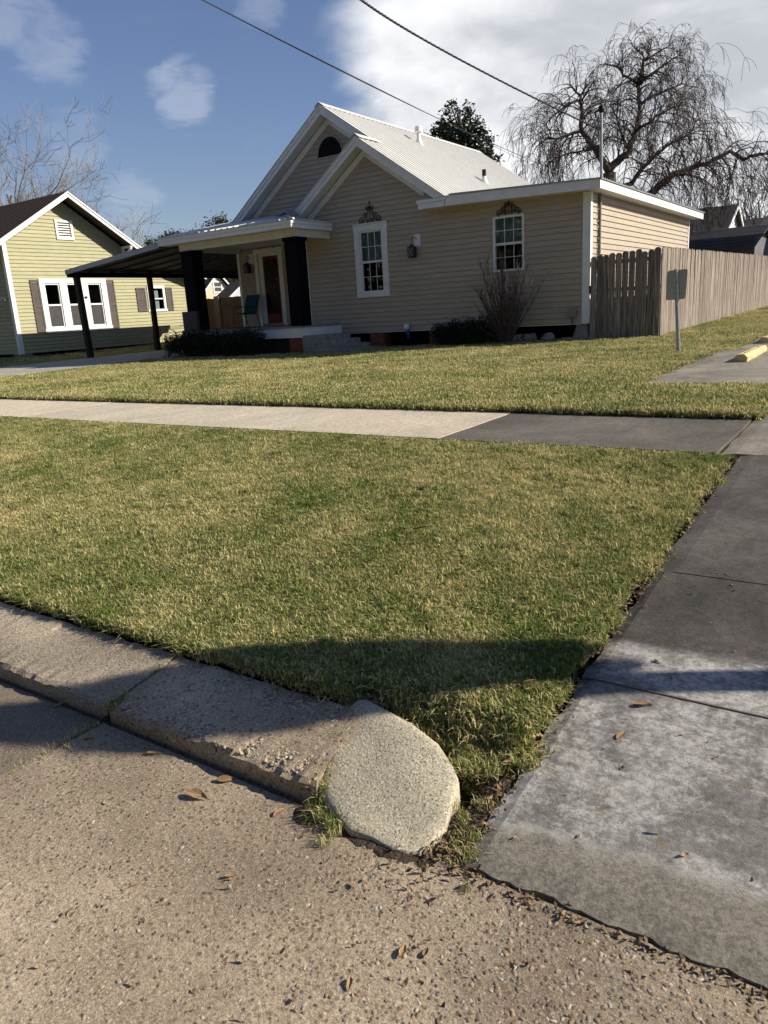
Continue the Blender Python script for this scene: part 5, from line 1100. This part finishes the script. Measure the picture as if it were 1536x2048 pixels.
def scatter(name, pts, objs, smin, smax, label, cat, tilt=.0, zs=None):
    c = bpy.data.collections.new(name+'_pieces')
    for o in objs: c.objects.link(o)
    me = bpy.data.meshes.new(name); n = len(pts); me.from_pydata([tuple(p) for p in pts], [], []); rg = np.random.default_rng(len(pts))
    a = me.attributes.new('rot', 'FLOAT_VECTOR', 'POINT'); r = np.zeros((n, 3)); r[:, 2] = rg.uniform(0, 6.283, n); r[:, :2] = rg.normal(0, tilt, (n, 2)) if tilt else 0; a.data.foreach_set('vector', r.ravel().astype(np.float32))
    a = me.attributes.new('scl', 'FLOAT', 'POINT'); a.data.foreach_set('value', rg.uniform(smin, smax, n).astype(np.float32))
    a = me.attributes.new('idx', 'INT', 'POINT'); a.data.foreach_set('value', rg.integers(0, len(objs), n).astype(np.int32))
    o = bpy.data.objects.new(name, me); COL.objects.link(o); tag(o, label, cat, kind='stuff')
    g = bpy.data.node_groups.new(name, 'GeometryNodeTree'); g.interface.new_socket('Geometry', in_out='INPUT', socket_type='NodeSocketGeometry'); g.interface.new_socket('Geometry', in_out='OUTPUT', socket_type='NodeSocketGeometry')
    N = g.nodes; L = g.links; gi = N.new('NodeGroupInput'); go = N.new('NodeGroupOutput'); ci = N.new('GeometryNodeCollectionInfo'); ci.inputs['Collection'].default_value = c; ci.inputs['Separate Children'].default_value = True; ci.inputs['Reset Children'].default_value = True
    ip = N.new('GeometryNodeInstanceOnPoints'); ip.inputs['Pick Instance'].default_value = True
    def na(nm, dt): x = N.new('GeometryNodeInputNamedAttribute'); x.data_type = dt; x.inputs['Name'].default_value = nm; return x.outputs['Attribute']
    L.new(gi.outputs[0], ip.inputs['Points']); L.new(ci.outputs[0], ip.inputs['Instance']); L.new(na('idx', 'INT'), ip.inputs['Instance Index']); L.new(na('rot', 'FLOAT_VECTOR'), ip.inputs['Rotation']); L.new(na('scl', 'FLOAT'), ip.inputs['Scale']); L.new(ip.outputs[0], go.inputs[0])
    o.modifiers.new('scatter', 'NODES').node_group = g
    return o
def in_view(x, y, m): return x > -1.95*y-1.2-m and x < -.10*y+.4+m
def lawn(x, y, e=0.):
    """True where grass grows"""
    if -1.5 < x < -.8 and y < float(np.interp(x, [-1.46, -1.42, -1.25, -1.05, -.95, -.86], [1.83, 1.86, 1.85, 1.815, 1.78, 1.74])): return False
    if y < (1.82 if x < -1.0 else 1.72) or (y > SW0-.02+e and y < SW1+.06-e): return False
    if y < SW0 and x > DX-.035-.02*math.sin(y*9)-.015*math.sin(y*23): return False
    if SW1 < y < LOTY and x > -.95: return False
    if y > LOTY-.02 and x > (LOTX-.03 if y < 13.16 else LOTX+.17): return False
    if -17.85 < x < -17.75 and y > 6.7: return False
    if -22.74 < x < -17.76 and y > 6.7: return False
    if x > -17.75 and x < -6.0 and y > YF-.05: return False
    if -17.7 < x < -12.0 and y > 15.5: return False
    if -6.1 < x < -4.36 and y > YF-.05: return False
    if x < -26 and y > 15.45: return False
    if x < -23.5 and y > 26: return False
    return True
def grass():
    near = [blade_tuft('blade_tuft', 95, .055, .010, .030, .0033, .9, 'grass', i, .7) for i in range(6)]; P = []; rg = random.Random(1)
    while len(P) < 26000:
        y = 1.75+3.5*rg.random()**1.25; x = rg.uniform(-1.95*y-1.8, -.78)
        if in_view(x, y, .5) and lawn(x, y, .0): P.append((x, y, gz(x, y)-.012))
    for k in range(900):      # shaggy fringe hanging over the kerb and the slab edges
        x = rg.uniform(-7, -1.45); y = rg.uniform(1.825, 1.86); P.append((x, y, gz(x, 1.86)-.01))
    for k in range(500):
        x = rg.uniform(-10, -.95); P.append((x, SW0-.02-rg.random()*.05, gz(x, SW0)-.01))
    scatter('near_lawn_grass', P, near, .8, 1.35, 'short mown patchy green and straw grass between kerb and sidewalk', 'grass', .12)
    far = [blade_tuft('blade_tuft', 75, .13, .018, .045, .008, .8, 'grass', 20+i, .5) for i in range(5)]; P = []
    while len(P) < 30000:
        y = 6.72+24*rg.random()**1.6; x = rg.uniform(-1.95*y-2, -.9)
        if in_view(x, y, .6) and lawn(x, y): P.append((x, y, gz(x, y)-.012))
    for k in range(1500): x = rg.uniform(-13, -.97); P.append((x, SW1+.065+rg.random()*.05, gz(x, SW1+.08)-.01))
    scatter('yard_grass', P, far, .8, 1.3, 'short dry winter grass of the front yard before the tan house', 'grass', .1)
    long_ = [blade_tuft('blade_tuft', 45, .05, .03, .085, .0045, .6, 'grass', 40+i, .3) for i in range(4)]; P = []
    def weed(x, y, z, s, n):
        for k in range(n): P.append((x+rg.gauss(0, s), y+rg.gauss(0, s), z))
    weed(-1.24, 1.40, RZ, .030, 9); weed(-1.17, 1.36, RZ, .03, 6); weed(-1.40, 1.76, -.44, .02, 7); weed(-1.31, 1.52, -.49, .014, 9); weed(-1.36, 1.64, -.46, .012, 9); weed(-1.28, 1.45, -.50, .014, 8); weed(-.86, 1.60, -.50, .035, 9); weed(-.92, 1.74, -.46, .04, 14)
    for k in range(26): t = rg.random(); P.append((-2.25+rg.gauss(0, .012), 1.05+.36*t**.7, RZ-.02))
    for k in range(20): t = rg.random(); P.append((-2.23+rg.gauss(0, .006)+.0*t, 1.43+.30*t, -.475+.03*t))
    for k in range(60): y = 1.78+rg.random()*.35; P.append((DX-.05-rg.random()*.16, y, gz(DX, y)-.02))
    for k in range(10): P.append((-.82+rg.gauss(0, .04), 1.45+rg.gauss(0, .05), RZ))
    scatter('weed_tufts', P, long_, .30, .62, 'ragged weeds in the joints round the kerb end', 'weeds', .2)
    tuft = [blade_tuft('blade_tuft', 60, .12, .03, .12, .01, .5, 'grass', 60+i, .3) for i in range(3)]; P = []
    for k in range(500): x = rg.uniform(-27, -23.4); y = rg.uniform(12, 26); P.append((x, y, gz(x, y)-.01))
    for y in np.arange(17.6, 40, .11): P.append((-4.36+rg.uniform(-.03, .05), y, gz(-4.6, y)-.01))
    scatter('edge_grass', P, tuft, .5, .9, 'longer grass along the fence foot and by the green house', 'grass', .1)
grass()
def pebble_objs(mats):
    out = []
    for i, m in enumerate(mats):
        rg = np.random.default_rng(100+i); o = MB(); o.lathe([(.25, -.35), (.82, -.2), (1., .05), (.75, .33), (.3, .46)], (0, 0, 0), 7); o.v = [(x*(1+.25*math.sin(i))+rg.normal(0, .1), y*.75+rg.normal(0, .1), z*.7+rg.normal(0, .05)) for x, y, z in o.v]
        me = bpy.data.meshes.new('pebble'); me.from_pydata(o.v, [], o.f); me.polygons.foreach_set('use_smooth', [True]*len(me.polygons)); me.materials.append(MATS[m]); out.append(bpy.data.objects.new('pebble', me))
    return out
mt('stone_a', (.17, .12, .09), .8, .3, 3, rnd=.35); mt('stone_b', (.30, .215, .14), .8, .3, 3, rnd=.3); mt('stone_c', (.40, .345, .27), .8, .2, 3, rnd=.2); mt('stone_e', (.52, .43, .31), .8, .25, 3, rnd=.25); mt('stone_d', (.24, .20, .16), .8, .3, 3, rnd=.3)
def pebbles():
    rg = random.Random(4); st = pebble_objs(['stone_a', 'stone_b', 'stone_c', 'stone_d', 'stone_d', 'stone_a', 'stone_d', 'stone_b']); P = []
    while len(P) < 9000:
        y = rg.uniform(.25, 1.39); x = rg.uniform(-2.24, .5)
        w = smooth(-1.6, -.2, x)*.9+.12
        if rg.random() < w: P.append((x, y, RZ-.0015+.004*math.sin(x*3.1+y*2)))
    scatter('road_pebbles', P, st, .0035, .0085, 'rounded brown stones showing in the worn concrete road', 'pebbles', .15)
    P = []
    for k in range(2600):
        y = rg.uniform(1.44, 1.76); x = rg.uniform(-2.21, -1.43+.35*(1.76-y)); t = (y-1.445)/.315; P.append((x, y, -.462+.052*min(1, max(0, t))-.001))
    scatter('kerb_pebbles', P, pebble_objs(['stone_b', 'stone_c', 'stone_e', 'stone_c', 'stone_d', 'stone_e']), .003, .0085, 'tan stones exposed in the broken kerb stone', 'pebbles', .15)
    # dirt seams and litter
    so_ = MB(); 
    for (a, b, w) in (((-.86, 1.40), (-.80, 1.9), .07), ((-.80, 1.9), (-.80, 5.2), .028), ((-1.30, 1.38), (-.86, 1.37), .05), ((-.88, 1.385), (-.2, 1.385), .022), ((-.2, 1.385), (.6, 1.385), .02), ((-1.27, 1.41), (-1.40, 1.76), .022), ((-2.24, 1.41), (-2.24, 1.74), .014)):
        n = 14
        for i in range(n):
            t = (i+rg.random())/n; x = a[0]+(b[0]-a[0])*t; y = a[1]+(b[1]-a[1])*t; r = w*rg.uniform(.6, 1.2); z = (RZ if y < 1.5 else max(RZ, gz(x, y)-.03))-.012
            if x < -1.2 and y > 1.415: z = -.515+.06*(y-1.42)/.32
            elif y > 1.5: z = float(np.interp(y, [1.40, 1.9, 2.3, 3.25, 5.2], [RZ, -.475, -.41, -.325, -.185]))-.01
            so_.lathe([(r, 0), (r*.8, .009), (r*.4, .012+.003*rg.random())], (x+rg.gauss(0, .006), y+rg.gauss(0, .006), z), 8)
    tag(so_.build('soil_seam', 'soil', None, True), 'dark crumbly soil filling the gaps along the driveway and kerb end', 'soil', kind='stuff')
    fl = []
    for i in range(5):
        r2 = np.random.default_rng(i); L_, w = 1., .35+.12*i/5; V = []; n = 5
        for k in range(n+1):
            t = k/n; ww = w*math.sin(math.pi*min(.97, max(.03, t)))*.5; zc = .25*math.sin(t*3.1+i)+.1; V += [((t-.5)*L_, -ww, zc+.12*r2.random()), ((t-.5)*L_, ww, zc+.12*r2.random())]
        me = bpy.data.meshes.new('flake'); me.from_pydata(V, [], [(2*k, 2*k+2, 2*k+3, 2*k+1) for k in range(n)]); me.materials.append(MATS['litter']); fl.append(bpy.data.objects.new('flake', me))
    P = []
    for k in range(1100):
        y = 1.5+rg.random()**1.1*3.7; x = DX-.02+rg.gauss(0, .026); z = float(np.interp(y, [1.40, 2.3, 3.25, 5.2], [RZ+.01, -.40, -.315, -.175])); P.append((x, y, z))
    for k in range(350): P.append((-.86+rg.gauss(0, .06), 1.47+rg.gauss(0, .09), RZ+.01))
    for k in range(200): x = rg.uniform(-.8, .1); P.append((x, 1.385+rg.gauss(0, .012), RZ+.006))
    for k in range(150): P.append((rg.uniform(-2.2, 0), rg.uniform(.4, 1.38), RZ+.003))
    for k in range(90):
        y = 1.5+rg.random()*2.2; P.append((rg.uniform(-.75, .3), y, float(np.interp(y, [1.40, 2.3, 3.25, 5.2], [RZ+.02, -.398, -.313, -.173]))))
    for k in range(260): y = rg.uniform(8.9, 13.1); P.append((LOTX-.02+rg.gauss(0, .05), y, gz(LOTX, y)+.02))
    scatter('leaf_litter', P, fl, .008, .024, 'crumbled leaf bits along the driveway edge and the kerb', 'leaf litter', .5)
pebbles()
def leaves():
    n = 8; meshes = []
    for s in range(4):
        V = []; F = []; rg = random.Random(s)
        for k in range(n+1):
            t = k/n; w = .20*math.sin(math.pi*t**.8)*(1.05-.2*t)+.004; z = .10*math.sin(t*2.6+s*.6)+.03; c = .10+.05*s*.5
            for q in (-1, -.5, 0, .5, 1): V.append(((t-.5), q*w, z+c*abs(q)**1.5*(1 if s % 2 else .7)+.012*rg.random()))
        for k in range(n):
            for j in range(4): a = k*5+j; F.append((a, a+5, a+6, a+1))
        o = len(V); V += [(-.5, -.01, .04), (-.5, .01, .04), (-.68, .006, .07), (-.68, -.006, .07)]; F.append((o, o+1, o+2, o+3))
        me = bpy.data.meshes.new('leaf'); me.from_pydata(V, [], F); me.materials.append(MATS['dry_leaf']); me.polygons.foreach_set('use_smooth', [True]*len(F)); meshes.append(me)
    def g(px, py, z):
        r = ray(px, py)
        for k in range(12):
            t = (z-CAM_Z)/r[2]; x, y = r[0]*t, r[1]*t
            if y > 1.42: z = .5*z+.5*(float(np.interp(y, [1.40, 2.3, 3.25, 5.2, 6.7, 8.9], [RZ+.016, -.40, -.315, -.175, -.158, -.125])) if x > DX else (gz(x, y) if y > 1.78 else z))
        return Vector((x, y, z))
    spots = [(395, 1594, RZ, .075, 'curled tan leaf on the road beside the other curled leaf below the kerb', None, 10, .3), (452, 1560, RZ, .06, 'upturned tan leaf on the road close under the kerb face', None, 40, .5)]
    road = [(308, 1508, .045), (560, 1625, .045), (120, 1412, .05), (180, 1478, .04), (460, 1752, .03), (806, 1902, .04), (700, 1968, .03), (852, 1905, .03), (270, 1770, .025), (690, 1630, .055)]
    slab = [(1286, 1412, -.40, .055), (1243, 1472, -.42, .05), (1314, 1325, -.37, .03), (1062, 1382, -.36, .07), (985, 1610, -.49, .06), (965, 1555, -.47, .05), (1018, 1528, -.45, .05), (1215, 1275, -.35, .05), (1090, 1508, -.44, .03)]
    grass_ = [(840, 1068, -.26, .07), (370, 955, -.22, .06), (835, 1405, -.37, .04), (915, 1152, -.28, .045), (1060, 1380, -.36, .05), (640, 1010, -.23, .04), (1235, 995, -.23, .05), (140, 950, -.2, .05), (1400, 980, -.2, .05)]
    def put(px, py, z, s, label, group, rz=None, tilt=.3, lift=.0):
        o = bpy.data.objects.new('dry_leaf', random.choice(meshes)); COL.objects.link(o); o.location = g(px, py, z)+Vector((0, 0, lift)); o.scale = (s, s, s); o.rotation_euler = (random.uniform(-tilt, tilt), random.uniform(-tilt, tilt)*.5, random.uniform(0, 6.28) if rz is None else R(rz)); tag(o, label, 'leaf', group)
    for px, py, z, s, lb, gr, rz, ti in spots: put(px, py, z, s, lb, gr, rz, ti, -.002)
    for px, py, s in road: put(px, py, RZ+.002, s, 'small dry brown leaf lying flat on the concrete road', 'dry leaves on the road', None, .12, -.003)
    for px, py, z, s in slab: put(px, py, z, s, 'dry tan leaf lying at the driveway edge', 'dry leaves by the driveway', None, .15, -.003)
    for px, py, z, s in grass_: put(px, py, z, s, 'dry brown leaf lying on the mown grass', 'dry leaves on the grass', None, .3, .025)
leaves()
S.render.engine = 'CYCLES'
S.cycles.max_bounces = 6; S.cycles.diffuse_bounces = 3; S.cycles.glossy_bounces = 3; S.cycles.transmission_bounces = 4; S.cycles.transparent_max_bounces = 8; S.cycles.use_adaptive_sampling = True; S.cycles.adaptive_threshold = .02; S.cycles.use_denoising = True
